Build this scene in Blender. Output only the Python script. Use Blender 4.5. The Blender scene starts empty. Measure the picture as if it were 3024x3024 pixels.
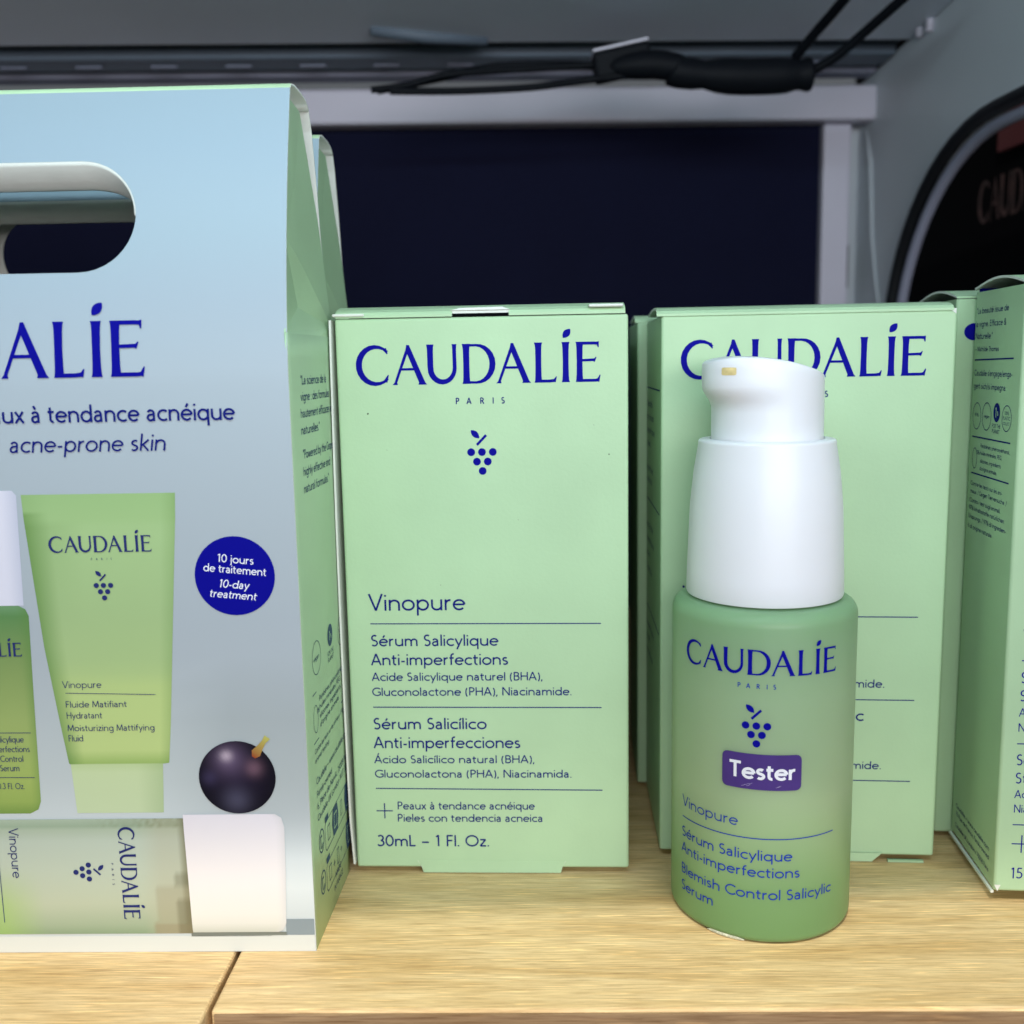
import bpy, bmesh, math, random
from mathutils import Vector, Matrix
random.seed(4)
sc = bpy.context.scene
COL = sc.collection
R = math.radians

# ------------------------------------------------------------------ camera
cam_d = bpy.data.cameras.new('camera'); cam = bpy.data.objects.new('camera', cam_d); COL.objects.link(cam)
cam_d.sensor_width = 36.0; cam_d.lens = 36.06; cam_d.clip_start = .01; cam_d.clip_end = 20
pitch, roll = R(8.4), R(1.03)
fw = Vector((0, math.cos(pitch), -math.sin(pitch))); rt = Vector((1, 0, 0)); up = rt.cross(fw)
rc = rt*math.cos(roll) - up*math.sin(roll); uc = up*math.cos(roll) + rt*math.sin(roll)
cam.matrix_world = Matrix(((rc.x, uc.x, -fw.x, 0), (rc.y, uc.y, -fw.y, 0), (rc.z, uc.z, -fw.z, .111), (0, 0, 0, 1)))
cam_d.dof.use_dof = True; cam_d.dof.focus_distance = .203; cam_d.dof.aperture_fstop = 17.5
sc.camera = cam

# ------------------------------------------------------------------ world, lamps, exposure
world = bpy.data.worlds.new('World'); sc.world = world; world.use_nodes = True
bg = world.node_tree.nodes['Background']; bg.inputs[0].default_value = (.85, .92, 1.0, 1); bg.inputs[1].default_value = .12
def area(name, loc, target, sx, sy, power, color, shape='RECTANGLE'):
    l = bpy.data.lights.new(name, 'AREA'); l.shape = shape; l.size = sx
    if shape in ('RECTANGLE', 'ELLIPSE'): l.size_y = sy
    l.energy = power; l.color = color
    o = bpy.data.objects.new(name, l); COL.objects.link(o); o.location = loc
    o.rotation_euler = (Vector(target) - Vector(loc)).to_track_quat('-Z', 'Y').to_euler()
    return o
area('shop_spot', (-.032, -.150, .613), (.03, .20, 0), .012, .012, 2.75, (1.0, .93, .78), 'DISK')
area('front_fill_light', (.13, -.42, .185), (.0, .22, .08), .60, .18, 3.0, (1.0, .975, 1.0))  # soft front fill, kept low to light carton fronts more than the board
area('side_fill_light', (.42, -.06, .27), (-.04, .20, .09), .22, .16, .85, (.98, 1.0, .98))  # added fill lamp that brightens the side of the carry box
area('led_strip', (.0, .062, .240), (.0, .21, .125), .34, .008, .34, (.68, .91, 1.0))
sc.view_settings.view_transform = 'Standard'; sc.view_settings.look = 'None'
sc.view_settings.exposure = 0; sc.view_settings.gamma = 1; sc.view_settings.use_curve_mapping = False

# ------------------------------------------------------------------ materials
def lin(r, g, b):
    return tuple((c/255/12.92 if c/255 <= .04045 else ((c/255+.055)/1.055)**2.4) for c in (r, g, b))
def mat(name, col, rough=.5, metal=0, spec=.5, noise=0, nscale=200, bump=0, bscale=900, **kw):
    m = bpy.data.materials.new(name); m.use_nodes = True
    nt = m.node_tree; b = nt.nodes['Principled BSDF']
    b.inputs['Base Color'].default_value = (*col, 1); b.inputs['Roughness'].default_value = rough
    b.inputs['Metallic'].default_value = metal; b.inputs['Specular IOR Level'].default_value = spec
    for k, v in kw.items(): b.inputs[k.replace('_', ' ')].default_value = v
    tc = nt.nodes.new('ShaderNodeTexCoord')
    if noise:
        n = nt.nodes.new('ShaderNodeTexNoise'); n.inputs['Scale'].default_value = nscale; n.inputs['Detail'].default_value = 5
        nt.links.new(tc.outputs['Object'], n.inputs['Vector'])
        r = nt.nodes.new('ShaderNodeValToRGB'); r.color_ramp.elements[0].position = .3; r.color_ramp.elements[1].position = .7
        r.color_ramp.elements[0].color = (*[c*(1-noise) for c in col], 1); r.color_ramp.elements[1].color = (*[min(1, c*(1+noise)) for c in col], 1)
        nt.links.new(n.outputs['Fac'], r.inputs[0]); nt.links.new(r.outputs[0], b.inputs['Base Color'])
    if bump:
        n = nt.nodes.new('ShaderNodeTexNoise'); n.inputs['Scale'].default_value = bscale; n.inputs['Detail'].default_value = 4
        nt.links.new(tc.outputs['Object'], n.inputs['Vector'])
        bp = nt.nodes.new('ShaderNodeBump'); bp.inputs['Strength'].default_value = bump; bp.inputs['Distance'].default_value = .0002
        nt.links.new(n.outputs['Fac'], bp.inputs['Height']); nt.links.new(bp.outputs[0], b.inputs['Normal'])
    return m

GREEN = lin(178, 209, 169)
M = {}
M['carton'] = mat('pale_green_carton', GREEN, .40, spec=.3, noise=.05, nscale=38, bump=.16, bscale=1300)
M['carton_fold'] = mat('creased_green_carton', lin(166, 198, 158), .45, noise=.05, nscale=120, bump=.2)
M['carton_white'] = mat('raw_white_board', lin(226, 228, 220), .7, noise=.03, bump=.2)
M['ink'] = mat('blue_printing_ink', lin(12, 12, 140), .6, spec=.05)
M['ink_text'] = mat('fine_blue_printing_ink', lin(22, 32, 116), .6, spec=.05)
M['ink_print'] = mat('navy_printed_text', lin(40, 48, 108), .6, spec=.1)
M['ink_small'] = mat('small_print_ink', lin(58, 82, 112), .6, spec=.1)
M['white_ink'] = mat('white_lettering', lin(238, 238, 245), .45)
M['cap'] = mat('white_moulded_plastic', lin(232, 232, 236), .38, noise=.01, nscale=60, bump=.03, Subsurface_Weight=.15, Subsurface_Scale=.004, Subsurface_Radius=(1, .9, .8))
M['nozzle'] = mat('dried_serum_residue', lin(222, 200, 140), .5, noise=.15, nscale=900)
M['purple'] = mat('purple_sticker', lin(74, 52, 122), .3, noise=.06, nscale=300)
M['smear'] = mat('dried_white_residue', lin(196, 198, 178), .9, noise=.35, nscale=1800, bump=.6)
M['beam'] = mat('grey_painted_metal', lin(200, 196, 210), .45, noise=.05, nscale=14, bump=.05, bscale=300)
M['beam_dark'] = mat('dull_grey_metal', lin(150, 152, 172), .5, noise=.08, nscale=18)
M['wall'] = mat('grey_body_panel', lin(200, 206, 212), .4, noise=.06, nscale=9)
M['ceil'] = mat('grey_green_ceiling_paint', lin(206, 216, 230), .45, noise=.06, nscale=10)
M['ceil_dark'] = mat('shaded_ceiling_grey', lin(92, 104, 118), .6, noise=.08, nscale=20)  # shade of the ceiling recess put into a darker grey
M['panel'] = mat('navy_black_board', lin(19, 21, 44), .8, spec=.08, noise=.06, nscale=30)
M['slot'] = mat('dull_slot_edge', lin(112, 116, 134), .6)
M['black'] = mat('black_rubber', lin(16, 19, 24), .5, noise=.15, nscale=60)
M['cable'] = mat('black_cable_sheath', lin(13, 16, 22), .6, spec=.12, noise=.1, nscale=90)
M['dark'] = mat('dark_hollow', lin(6, 7, 11), .8, spec=.05, noise=.1)
M['red'] = mat('dim_red_board', lin(96, 40, 46), .6, noise=.1, nscale=30)
M['copper'] = mat('copper_lettering', lin(66, 45, 45), .6, noise=.8, nscale=120)

# frosted green glass filled with serum
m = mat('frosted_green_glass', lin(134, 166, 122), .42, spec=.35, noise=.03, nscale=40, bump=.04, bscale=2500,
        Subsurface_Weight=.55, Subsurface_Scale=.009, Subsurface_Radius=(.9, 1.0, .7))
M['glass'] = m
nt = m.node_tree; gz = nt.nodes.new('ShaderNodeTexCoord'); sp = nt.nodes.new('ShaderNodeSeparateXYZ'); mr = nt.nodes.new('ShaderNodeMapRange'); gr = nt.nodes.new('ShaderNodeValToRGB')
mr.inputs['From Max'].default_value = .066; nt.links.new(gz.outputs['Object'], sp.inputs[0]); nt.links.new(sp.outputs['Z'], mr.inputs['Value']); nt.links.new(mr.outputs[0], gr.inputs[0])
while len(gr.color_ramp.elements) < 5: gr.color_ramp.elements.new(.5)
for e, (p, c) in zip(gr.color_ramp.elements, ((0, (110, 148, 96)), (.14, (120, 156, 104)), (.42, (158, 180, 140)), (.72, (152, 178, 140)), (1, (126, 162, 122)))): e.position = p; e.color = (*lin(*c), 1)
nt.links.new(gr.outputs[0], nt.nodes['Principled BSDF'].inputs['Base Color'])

# printed picture: vertex colours carry the artwork's own inks
m = bpy.data.materials.new('printed_artwork'); m.use_nodes = True
b = m.node_tree.nodes['Principled BSDF']; b.inputs['Roughness'].default_value = .4; b.inputs['Specular IOR Level'].default_value = .2
at = m.node_tree.nodes.new('ShaderNodeAttribute'); at.attribute_name = 'ink'
m.node_tree.links.new(at.outputs['Color'], b.inputs['Base Color']); M['print'] = m

# oak board
def oak(name, c1, c2, c3, dark=1.0):
    m = bpy.data.materials.new(name); m.use_nodes = True
    nt = m.node_tree; N = nt.nodes; L = nt.links; b = N['Principled BSDF']
    tc = N.new('ShaderNodeTexCoord')
    def nz(sx, sy, scale, detail, rough=.6, dist=0):
        mp = N.new('ShaderNodeMapping'); mp.inputs['Scale'].default_value = (sx, sy, sy); L.new(tc.outputs['Object'], mp.inputs[0])
        n = N.new('ShaderNodeTexNoise'); n.inputs['Scale'].default_value = scale; n.inputs['Detail'].default_value = detail
        n.inputs['Roughness'].default_value = rough; n.inputs['Distortion'].default_value = dist
        L.new(mp.outputs[0], n.inputs[0]); return n.outputs['Fac']
    def ramp(fac, stops):
        r = N.new('ShaderNodeValToRGB'); cr = r.color_ramp
        while len(cr.elements) < len(stops): cr.elements.new(.5)
        for e, (p, c) in zip(cr.elements, stops): e.position = p; e.color = (*c, 1)
        L.new(fac, r.inputs[0]); return r.outputs[0]
    def mix(mode, fac, a, c):
        x = N.new('ShaderNodeMix'); x.data_type = 'RGBA'; x.blend_type = mode; x.inputs[0].default_value = fac
        L.new(a, x.inputs[6]); L.new(c, x.inputs[7]); return x.outputs[2]
    base = ramp(nz(9, 130, 2.2, 6, .65, .3), [(.3, c3), (.5, c1), (.72, c2)])
    fine = ramp(nz(52, 1500, 2.0, 4, .62), [(.32, (.60, .50, .40)), (.5, (.96, .95, .93)), (.68, (1.28, 1.28, 1.26))])
    pores = ramp(nz(80, 1900, 1.6, 3, .55), [(.27, (.55, .46, .36)), (.36, (1, 1, 1)), (.7, (1, 1, 1)), (.78, (1.28, 1.26, 1.2))])
    blot = ramp(nz(14, 30, 2.0, 3), [(.3, (.86, .80, .70)), (.55, (1, 1, 1))])
    flk = ramp(nz(95, 1700, 1.0, 2, .5), [(.60, (1, 1, 1)), (.68, (1.32, 1.30, 1.24))])
    drk = ramp(nz(34, 1500, 1.3, 3, .6), [(.24, (.50, .38, .26)), (.33, (1, 1, 1))])
    wide = ramp(nz(6, 45, 3.0, 3, .5, .6), [(.35, (.90, .84, .74)), (.5, (1, 1, 1)), (.65, (1.06, 1.06, 1.05))])
    c = mix('MULTIPLY', .75, base, fine); c = mix('MULTIPLY', 1, c, flk); c = mix('MULTIPLY', .8, c, drk); c = mix('MULTIPLY', .9, c, wide); c = mix('MULTIPLY', .75, c, pores); c = mix('MULTIPLY', .5, c, blot)
    L.new(c, b.inputs['Base Color']); b.inputs['Roughness'].default_value = .5; b.inputs['Specular IOR Level'].default_value = .3
    bp = N.new('ShaderNodeBump'); bp.inputs['Strength'].default_value = .12; bp.inputs['Distance'].default_value = .0003
    L.new(nz(60, 1500, 1.6, 4), bp.inputs['Height']); L.new(bp.outputs[0], b.inputs['Normal'])
    return m
M['oak'] = oak('oak_veneer', (.75, .53, .275), (.82, .61, .345), (.62, .41, .19))
M['oak_edge'] = oak('oak_edge_band', (.33, .21, .115), (.38, .25, .14), (.27, .17, .09))

# ------------------------------------------------------------------ objects and tags
def put(name, verts, faces, mats, parent=None, idx=None, smooth=False, cols=None):
    me = bpy.data.meshes.new(name); me.from_pydata([tuple(v) for v in verts], [], faces)
    for mm in (mats if isinstance(mats, (list, tuple)) else [mats]): me.materials.append(mm)
    if idx:
        for p, i in zip(me.polygons, idx): p.material_index = i
    if smooth: me.polygons.foreach_set('use_smooth', [True]*len(me.polygons))
    if cols:
        a = me.color_attributes.new('ink', 'FLOAT_COLOR', 'POINT')
        for i, c in enumerate(cols): a.data[i].color = (*c, 1)
    me.update()
    o = bpy.data.objects.new(name, me); COL.objects.link(o)
    if parent: o.parent = parent
    return o
def thing(name, label, cat, loc=(0, 0, 0), rz=0, group=None):
    o = bpy.data.objects.new(name, None); COL.objects.link(o); o.empty_display_size = .01
    o.location = loc; o.rotation_euler = (0, 0, R(rz)); o['label'] = label; o['category'] = cat
    if group: o['group'] = group
    return o
def tag(o, label, cat, group=None):
    o['label'] = label; o['category'] = cat
    if group: o['group'] = group
    return o
class MB:
    def __init__(s): s.v = []; s.f = []; s.i = []
    def box(s, x0, y0, z0, x1, y1, z1, mi=0):
        n = len(s.v); s.v += [(x, y, z) for z in (z0, z1) for y in (y0, y1) for x in (x0, x1)]
        for f in ((0, 2, 3, 1), (4, 5, 7, 6), (0, 1, 5, 4), (2, 6, 7, 3), (0, 4, 6, 2), (1, 3, 7, 5)):
            s.f.append(tuple(n+k for k in f)); s.i.append(mi)
    def face(s, pts, mi=0):
        n = len(s.v); s.v += list(pts); s.f.append(tuple(range(n, n+len(pts)))); s.i.append(mi)
    def tube(s, pts, r, seg=10, mi=0, cap=True):
        pts = [Vector(p) for p in pts]; n0 = len(s.v); rs = r if isinstance(r, list) else [r]*len(pts)
        nrm = None
        for k, p in enumerate(pts):
            t = (pts[min(k+1, len(pts)-1)] - pts[max(k-1, 0)]).normalized()
            if nrm is None: nrm = t.orthogonal().normalized()
            nrm = (nrm - t*nrm.dot(t)).normalized(); bn = t.cross(nrm)
            for j in range(seg):
                a = 2*math.pi*j/seg; s.v.append(p + (nrm*math.cos(a) + bn*math.sin(a))*rs[k])
        for k in range(len(pts)-1):
            for j in range(seg):
                a = n0+k*seg+j; bq = n0+k*seg+(j+1) % seg
                s.f.append((a, bq, bq+seg, a+seg)); s.i.append(mi)
        if cap:
            s.f.append(tuple(n0+j for j in reversed(range(seg)))); s.i.append(mi)
            s.f.append(tuple(n0+(len(pts)-1)*seg+j for j in range(seg))); s.i.append(mi)
    def build(s, name, mats, parent=None, smooth=False): return put(name, s.v, s.f, mats, parent, s.i, smooth)
def bevel(o, w, seg=2):
    md = o.modifiers.new('edge', 'BEVEL'); md.width = w; md.segments = seg; md.limit_method = 'ANGLE'; md.angle_limit = R(40)
def auto_smooth(o, ang=40):
    me = o.data; me.polygons.foreach_set('use_smooth', [True]*len(me.polygons))
    me.set_sharp_from_angle(angle=R(ang))

# ------------------------------------------------------------------ lettering: strokes turned into ribbons
def E(cx, cy, rx, ry, a0, a1):
    n = max(3, int(abs(a1-a0)/16)+1)
    return [(cx+rx*math.cos(R(a0+(a1-a0)*k/n)), cy+ry*math.sin(R(a0+(a1-a0)*k/n))) for k in range(n+1)]
DOT = [(.09, .83), (.09, .94)]
def st(x, y0=0, y1=1): return [(x, y0), (x, y1)]
def acute(x, y=.76): return [(x, y), (x+.12, y+.2)]
def grave(x, y=.76): return [(x, y), (x-.12, y+.2)]
G = {
 'a': (.56, [E(.25, .43, .17, .18, 155, 0)+[(.43, 0)], [(.43, .385), (.30, .37)]+E(.23, .20, .155, .16, 95, 285)+[(.36, .08), (.43, .16)]]),
 'b': (.70, [st(.09), E(.36, .325, .27, .28, 0, 360)]), 'c': (.58, [E(.36, .325, .29, .28, 48, 312)]),
 'd': (.70, [st(.61), E(.34, .325, .27, .28, 0, 360)]), 'e': (.66, [E(.34, .325, .28, .28, 3, 318), [(.07, .345), (.61, .345)]]),
 'f': (.36, [[(.15, 0), (.15, .78)]+E(.31, .78, .16, .17, 180, 75), [(.02, .61), (.34, .61)]]),
 'g': (.68, [E(.33, .325, .26, .28, 0, 360), [(.59, .65), (.59, -.05)]+E(.34, -.05, .25, .22, 0, -140)]),
 'h': (.66, [st(.09), [(.09, .38)]+E(.33, .38, .24, .225, 165, 0)+[(.57, 0)]]), 'i': (.18, [st(.09, 0, .65), DOT]),
 'j': (.2, [[(.11, .65), (.11, -.1)]+E(-.03, -.1, .14, .14, 0, -80), DOT]), 'k': (.56, [st(.09), [(.48, .65), (.12, .30)], [(.20, .37), (.53, 0)]]),
 'l': (.18, [st(.09)]), 'm': (1.0, [st(.09, 0, .65), [(.09, .40)]+E(.30, .40, .20, .205, 165, 0)+[(.50, 0)], [(.50, .40)]+E(.71, .40, .20, .205, 165, 0)+[(.91, 0)]]),
 'n': (.66, [st(.09, 0, .65), [(.09, .38)]+E(.33, .38, .24, .225, 165, 0)+[(.57, 0)]]), 'o': (.70, [E(.35, .325, .29, .28, 0, 360)]),
 'p': (.70, [st(.09, -.3, .65), E(.36, .325, .27, .28, 0, 360)]), 'q': (.70, [st(.61, -.3, .65), E(.34, .325, .27, .28, 0, 360)]),
 'r': (.40, [st(.09, 0, .65), [(.09, .38)]+E(.31, .36, .22, .24, 165, 80)]), 's': (.46, [E(.24, .475, .15, .13, 40, 245)+E(.23, .185, .165, .14, 70, -140)]),
 't': (.40, [[(.16, .86), (.16, .20)]+E(.30, .20, .14, .15, 180, 285), [(.02, .61), (.37, .61)]]),
 'u': (.66, [[(.09, .65), (.09, .27)]+E(.33, .27, .24, .225, 180, 350), st(.57, 0, .65)]),
 'v': (.56, [[(.04, .65), (.28, .01)], [(.28, .01), (.52, .65)]]), 'w': (.86, [[(.04, .65), (.24, .01)], [(.24, .01), (.43, .62)], [(.43, .62), (.62, .01)], [(.62, .01), (.82, .65)]]),
 'x': (.54, [[(.05, .65), (.49, 0)], [(.48, .65), (.05, 0)]]), 'y': (.56, [[(.04, .65), (.29, .03)], [(.53, .65), (.15, -.30)]]),
 'z': (.5, [[(.05, .60), (.46, .60)], [(.44, .61), (.06, .05)], [(.05, .05), (.47, .05)]]),
 'A': (.76, [[(.04, 0), (.38, 1)], [(.38, 1), (.72, 0)], [(.17, .32), (.59, .32)]]),
 'B': (.62, [st(.09), [(.09, .95), (.30, .95)]+E(.30, .74, .20, .21, 90, -90)+[(.09, .53)], [(.30, .53)]+E(.31, .29, .24, .24, 90, -90)+[(.09, .05)]]),
 'C': (.80, [E(.50, .5, .43, .45, 45, 315)]), 'D': (.82, [st(.09), [(.09, .95), (.28, .95)]+E(.30, .5, .44, .45, 90, -90)+[(.09, .05)]]),
 'E': (.56, [st(.09), [(.09, .95), (.50, .95)], [(.09, .52), (.46, .52)], [(.09, .05), (.51, .05)]]), 'F': (.52, [st(.09), [(.09, .95), (.48, .95)], [(.09, .52), (.44, .52)]]),
 'G': (.86, [E(.50, .5, .43, .45, 45, 320), [(.81, .10), (.81, .46)], [(.81, .46), (.56, .46)]]), 'H': (.78, [st(.09), st(.69), [(.09, .52), (.69, .52)]]),
 'I': (.2, [st(.10)]), 'L': (.50, [st(.09), [(.09, .05), (.48, .05)]]), 'M': (.9, [[(.06, 0), (.12, 1)], [(.12, 1), (.45, .1)], [(.45, .1), (.78, 1)], [(.78, 1), (.84, 0)]]),
 'N': (.80, [st(.09), [(.09, 1), (.71, .02)], st(.71)]), 'O': (.98, [E(.49, .5, .43, .45, 0, 360)]), 'P': (.58, [st(.09), [(.09, .95), (.28, .95)]+E(.28, .71, .23, .24, 90, -90)+[(.09, .47)]]),
 'R': (.64, [st(.09), [(.09, .95), (.28, .95)]+E(.28, .72, .22, .23, 90, -90)+[(.09, .49)], [(.28, .49), (.60, 0)]]),
 'S': (.56, [E(.29, .73, .19, .22, 45, 250)+E(.27, .28, .21, .235, 72, -140)]), 'T': (.64, [st(.32), [(.02, .95), (.62, .95)]]),
 'U': (.76, [[(.09, 1), (.09, .35)]+E(.38, .33, .29, .28, 180, 360)+[(.67, 1)]]), 'V': (.74, [[(.03, 1), (.37, .01)], [(.37, .01), (.71, 1)]]), 'K': (.64, [st(.09), [(.55, 1), (.12, .45)], [(.2, .54), (.6, 0)]]),
 '0': (.62, [E(.31, .5, .25, .45, 0, 360)]), '1': (.42, [st(.25), [(.25, .98), (.09, .83)]]), '2': (.58, [E(.28, .70, .21, .25, 155, -20)+[(.06, .05)], [(.06, .05), (.53, .05)]]),
 '3': (.56, [E(.26, .73, .19, .22, 145, -85), E(.25, .28, .24, .23, 85, -145)]), '5': (.56, [[(.48, .95), (.16, .95)], [(.16, .95), (.13, .54)], [(.13, .55)]+E(.24, .33, .25, .27, 100, -140)]),
 '8': (.58, [E(.29, .74, .19, .21, 0, 360), E(.29, .28, .24, .24, 0, 360)]), '6': (.60, [E(.30, .30, .22, .26, 0, 360), [(.08, .32)]+E(.31, .5, .23, .45, 190, 75)]), '4': (.6, [[(.42, 0), (.42, .98)], [(.42, .98), (.05, .27)], [(.05, .27), (.56, .27)]]), 'W': (1.1, [[(.03, 1), (.30, .01)], [(.30, .01), (.55, .98)], [(.55, .98), (.80, .01)], [(.80, .01), (1.07, 1)]]),
 '7': (.54, [[(.05, .95), (.5, .95)], [(.5, .95), (.18, 0)]]), '9': (.60, [E(.29, .68, .22, .26, 0, 360), [(.51, .66)]+E(.29, .5, .22, .45, 10, -100)]),
 '.': (.2, [[(.09, 0), (.09, .11)]]), ',': (.2, [[(.11, .11), (.06, -.14)]]), '-': (.36, [[(.05, .32), (.31, .32)]]), '–': (.62, [[(.06, .36), (.56, .36)]]), ':': (.2, [[(.09, 0), (.09, .11)], [(.09, .5), (.09, .61)]]),
 '(': (.32, [E(.42, .4, .34, .68, 130, 230)]), ')': (.32, [E(-.10, .4, .34, .68, 50, -50)]), '/': (.4, [[(.04, -.1), (.36, 1.02)]]), '"': (.26, [[(.07, .72), (.08, 1)], [(.18, .72), (.19, 1)]]), "'": (.16, [[(.07, .74), (.09, 1)]]),
 '%': (.9, [E(.2, .74, .15, .22, 0, 360), E(.7, .25, .15, .22, 0, 360), [(.7, 1), (.2, 0)]]), '&': (.72, [[(.64, .45)]+E(.30, .27, .25, .24, -10, -230)+[(.40, .62)]+E(.30, .8, .14, .16, -30, 200)+[(.66, 0)]]), ' ': (.30, []),
}
def acc(ch, base, extra): G[ch] = (G[base][0], [s for s in G[base][1] if s is not DOT] + extra)
acc('é', 'e', [acute(.31)]); acc('è', 'e', [grave(.38)]); acc('à', 'a', [grave(.30)]); acc('í', 'i', [acute(.06)]); acc('Á', 'A', [acute(.36, 1.08)]); acc('ü', 'u', [[(.22, .83), (.22, .94)], [(.44, .83), (.44, .94)]])

class Art:
    """flat artwork: polygons in 2-D with a small stacking order, placed on a surface at the end"""
    def __init__(s): s.p = []; s.k = 0
    def ribbon(s, pts, hw, order=0):
        n = len(pts)
        if n < 2: return
        hw = hw if isinstance(hw, list) else [hw]*n
        closed = n > 3 and abs(pts[0][0]-pts[-1][0]) < 1e-9 and abs(pts[0][1]-pts[-1][1]) < 1e-9
        Lp, Rp = [], []
        for k in range(n):
            if closed and k in (0, n-1): a, b_ = pts[n-2], pts[1]
            else: a, b_ = pts[max(k-1, 0)], pts[min(k+1, n-1)]
            def un(p, q):
                d = math.hypot(q[0]-p[0], q[1]-p[1]) or 1e-12; return (q[0]-p[0])/d, (q[1]-p[1])/d
            t1, t2 = un(a, pts[k]) if a != pts[k] else None, un(pts[k], b_) if b_ != pts[k] else None
            t1 = t1 or t2; t2 = t2 or t1
            tx, ty = t1[0]+t2[0], t1[1]+t2[1]; d = math.hypot(tx, ty) or 1e-9; tx /= d; ty /= d
            ml = min(1.6, 1/max(.3, t1[0]*tx+t1[1]*ty))
            Lp.append((pts[k][0]-ty*hw[k]*ml, pts[k][1]+tx*hw[k]*ml)); Rp.append((pts[k][0]+ty*hw[k]*ml, pts[k][1]-tx*hw[k]*ml))
        for k in range(n-1): s.p.append(([Lp[k], Rp[k], Rp[k+1], Lp[k+1]], order))
    def text(s, txt, x, y, cap, width=None, w=.1, track=.045, shear=0, xs=1.0, rot=0, right=None):
        adv = sum(G[c][0]+track for c in txt) - track
        sx = cap*xs if width is None else width/(adv-.1)
        if right is not None: x = right - (adv-.1)*sx
        cx = -.05; co, si = math.cos(R(rot)), math.sin(R(rot))
        for c in txt:
            a, strokes = G[c]
            for q, stq in enumerate(strokes):
                P = []
                for px, py in stq:
                    X = (cx+px)*sx + shear*py*cap; Y = py*cap; P.append((x+X*co-Y*si, y+X*si+Y*co))
                s.ribbon(P, w*.5*(cap*.5+sx*.5), q)
            cx += a+track
    def rule(s, x0, y0, x1, y1, t, n=1): s.ribbon([(x0+(x1-x0)*k/n, y0+(y1-y0)*k/n) for k in range(n+1)], t/2, 0)
    def disc(s, x, y, rx, ry=None, n=28, order=0): s.p.append(([(x+rx*math.cos(2*math.pi*k/n), y+(ry or rx)*math.sin(2*math.pi*k/n)) for k in range(n)], order))
    def ring(s, x, y, rx, ry, t): s.ribbon(E(x, y, rx, ry, 0, 360), t/2)
    def poly(s, pts, order=0): s.p.append((pts, order))
    def leaf(s, x0, y0, x1, y1, fat=.30, order=0):
        P = []; n = 8
        for sg in (1, -1):
            for k in range(n+1):
                t = k/n if sg > 0 else 1-k/n; b_ = sg*fat*math.sin(math.pi*t)**.8 if 0 < t < 1 else 0
                dx, dy = x1-x0, y1-y0; q = (x0+dx*t-dy*b_, y0+dy*t+dx*b_)
                if not P or (abs(P[-1][0]-q[0])+abs(P[-1][1]-q[1])) > 1e-9: P.append(q)
        if abs(P[0][0]-P[-1][0])+abs(P[0][1]-P[-1][1]) < 1e-9: P.pop()
        s.poly(P, order)
    def logo(s, x, y, cap, rot=0, bold=1.0, xs=1.0):
        """flared capitals; unit = cap height, whole word 6.18 wide"""
        co, si = math.cos(R(rot)), math.sin(R(rot)); k = 1/243.
        def T(px, py): X, Y = (px-208)*k*cap*xs, py*k*cap; return (x+X*co-Y*si, y+X*si+Y*co)
        def rib(pts, ws, o=0): s.ribbon([T(*p) for p in pts], [w*.5*k*cap*bold for w in ws], o)
        def stem(px, w, o=0, top=243): rib([(px, 0), (px, 14), (px, 45), (px, 120), (px, top-45), (px, top-14), (px, top)], [w*1.24, w*1.04, w*.93, w*.88, w*.93, w*1.04, w*1.24], o)
        c = E(330, 121, 106, 113, 46, 314); n = len(c)
        rib(c, [14+24*math.sin(math.pi*i/(n-1))**1.3 for i in range(n)])
        rib([(385, 222), (403, 190)], [26, 6], 1); rib([(386, 20), (406, 62)], [26, 6], 1)
        for ax in (537, 1178):
            a = ax-7
            s.poly([T(a+p, q) for p, q in ((-100, 0), (-88, 14), (-6, 236), (2, 243), (6, 213), (-71, 14), (-67, 0))], 0)
            s.poly([T(a+p, q) for p, q in ((-8, 243), (8, 243), (103, 14), (114, 0), (60, 0), (64, 14), (-14, 213))], 1)
            rib([(ax-62, 95), (ax+42, 95)], [15, 15], 2)
        u = [(667, 243), (667, 228), (667, 200), (667, 110)] + E(742, 100, 75, 86, 180, 360)[1:] + [(816, 200), (816, 228), (816, 243)]; n = len(u)
        rib(u, [46, 40, 37, 36] + [36-12*j/(n-8) for j in range(n-7)] + [23, 25, 31], 0)
        stem(889, 42, 0)
        d = [(880, 234), (945, 234)] + E(950, 121, 100, 113, 90, -90) + [(880, 9)]; n = len(d)
        rib(d, [15, 15] + [15+22*math.sin(math.pi*j/(n-4))**1.2 for j in range(n-3)] + [15], 1)
        stem(1331, 40, 0); rib([(1325, 9), (1400, 9), (1432, 12)], [18, 18, 20], 1); rib([(1426, 4), (1441, 36)], [22, 5], 2)
        stem(1498, 40, 0); s.leaf(*T(1482, 268), *T(1527, 322), .30)
        stem(1583, 40, 0)
        rib([(1577, 234), (1670, 234), (1694, 232)], [18, 18, 18], 1); rib([(1692, 243), (1697, 208)], [18, 6], 2)
        rib([(1583, 131), (1672, 133)], [15, 17], 1); rib([(1668, 124), (1684, 150)], [18, 5], 2)
        rib([(1577, 9), (1680, 9), (1698, 12)], [18, 18, 20], 1); rib([(1692, 2), (1708, 42)], [22, 5], 2)
    def emblem(s, x, y, r, rot=0):
        """x,y = centre of the middle top grape, r = pitch of the grapes"""
        co, si = math.cos(R(rot)), math.sin(R(rot))
        def T(px, py): return (x+(px*co-py*si)*r, y+(px*si+py*co)*r)
        for px, py in ((-1, 0), (0, 0), (1, 0), (-.48, -.88), (.52, -.88), (.03, -1.75)): s.disc(*T(px, py), .36*r, n=24)
        s.leaf(*T(-.99, 2.03), *T(-.22, 1.28), .26); s.ribbon([T(-.46, .66), T(.42, 1.56)], .12*r)
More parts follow.
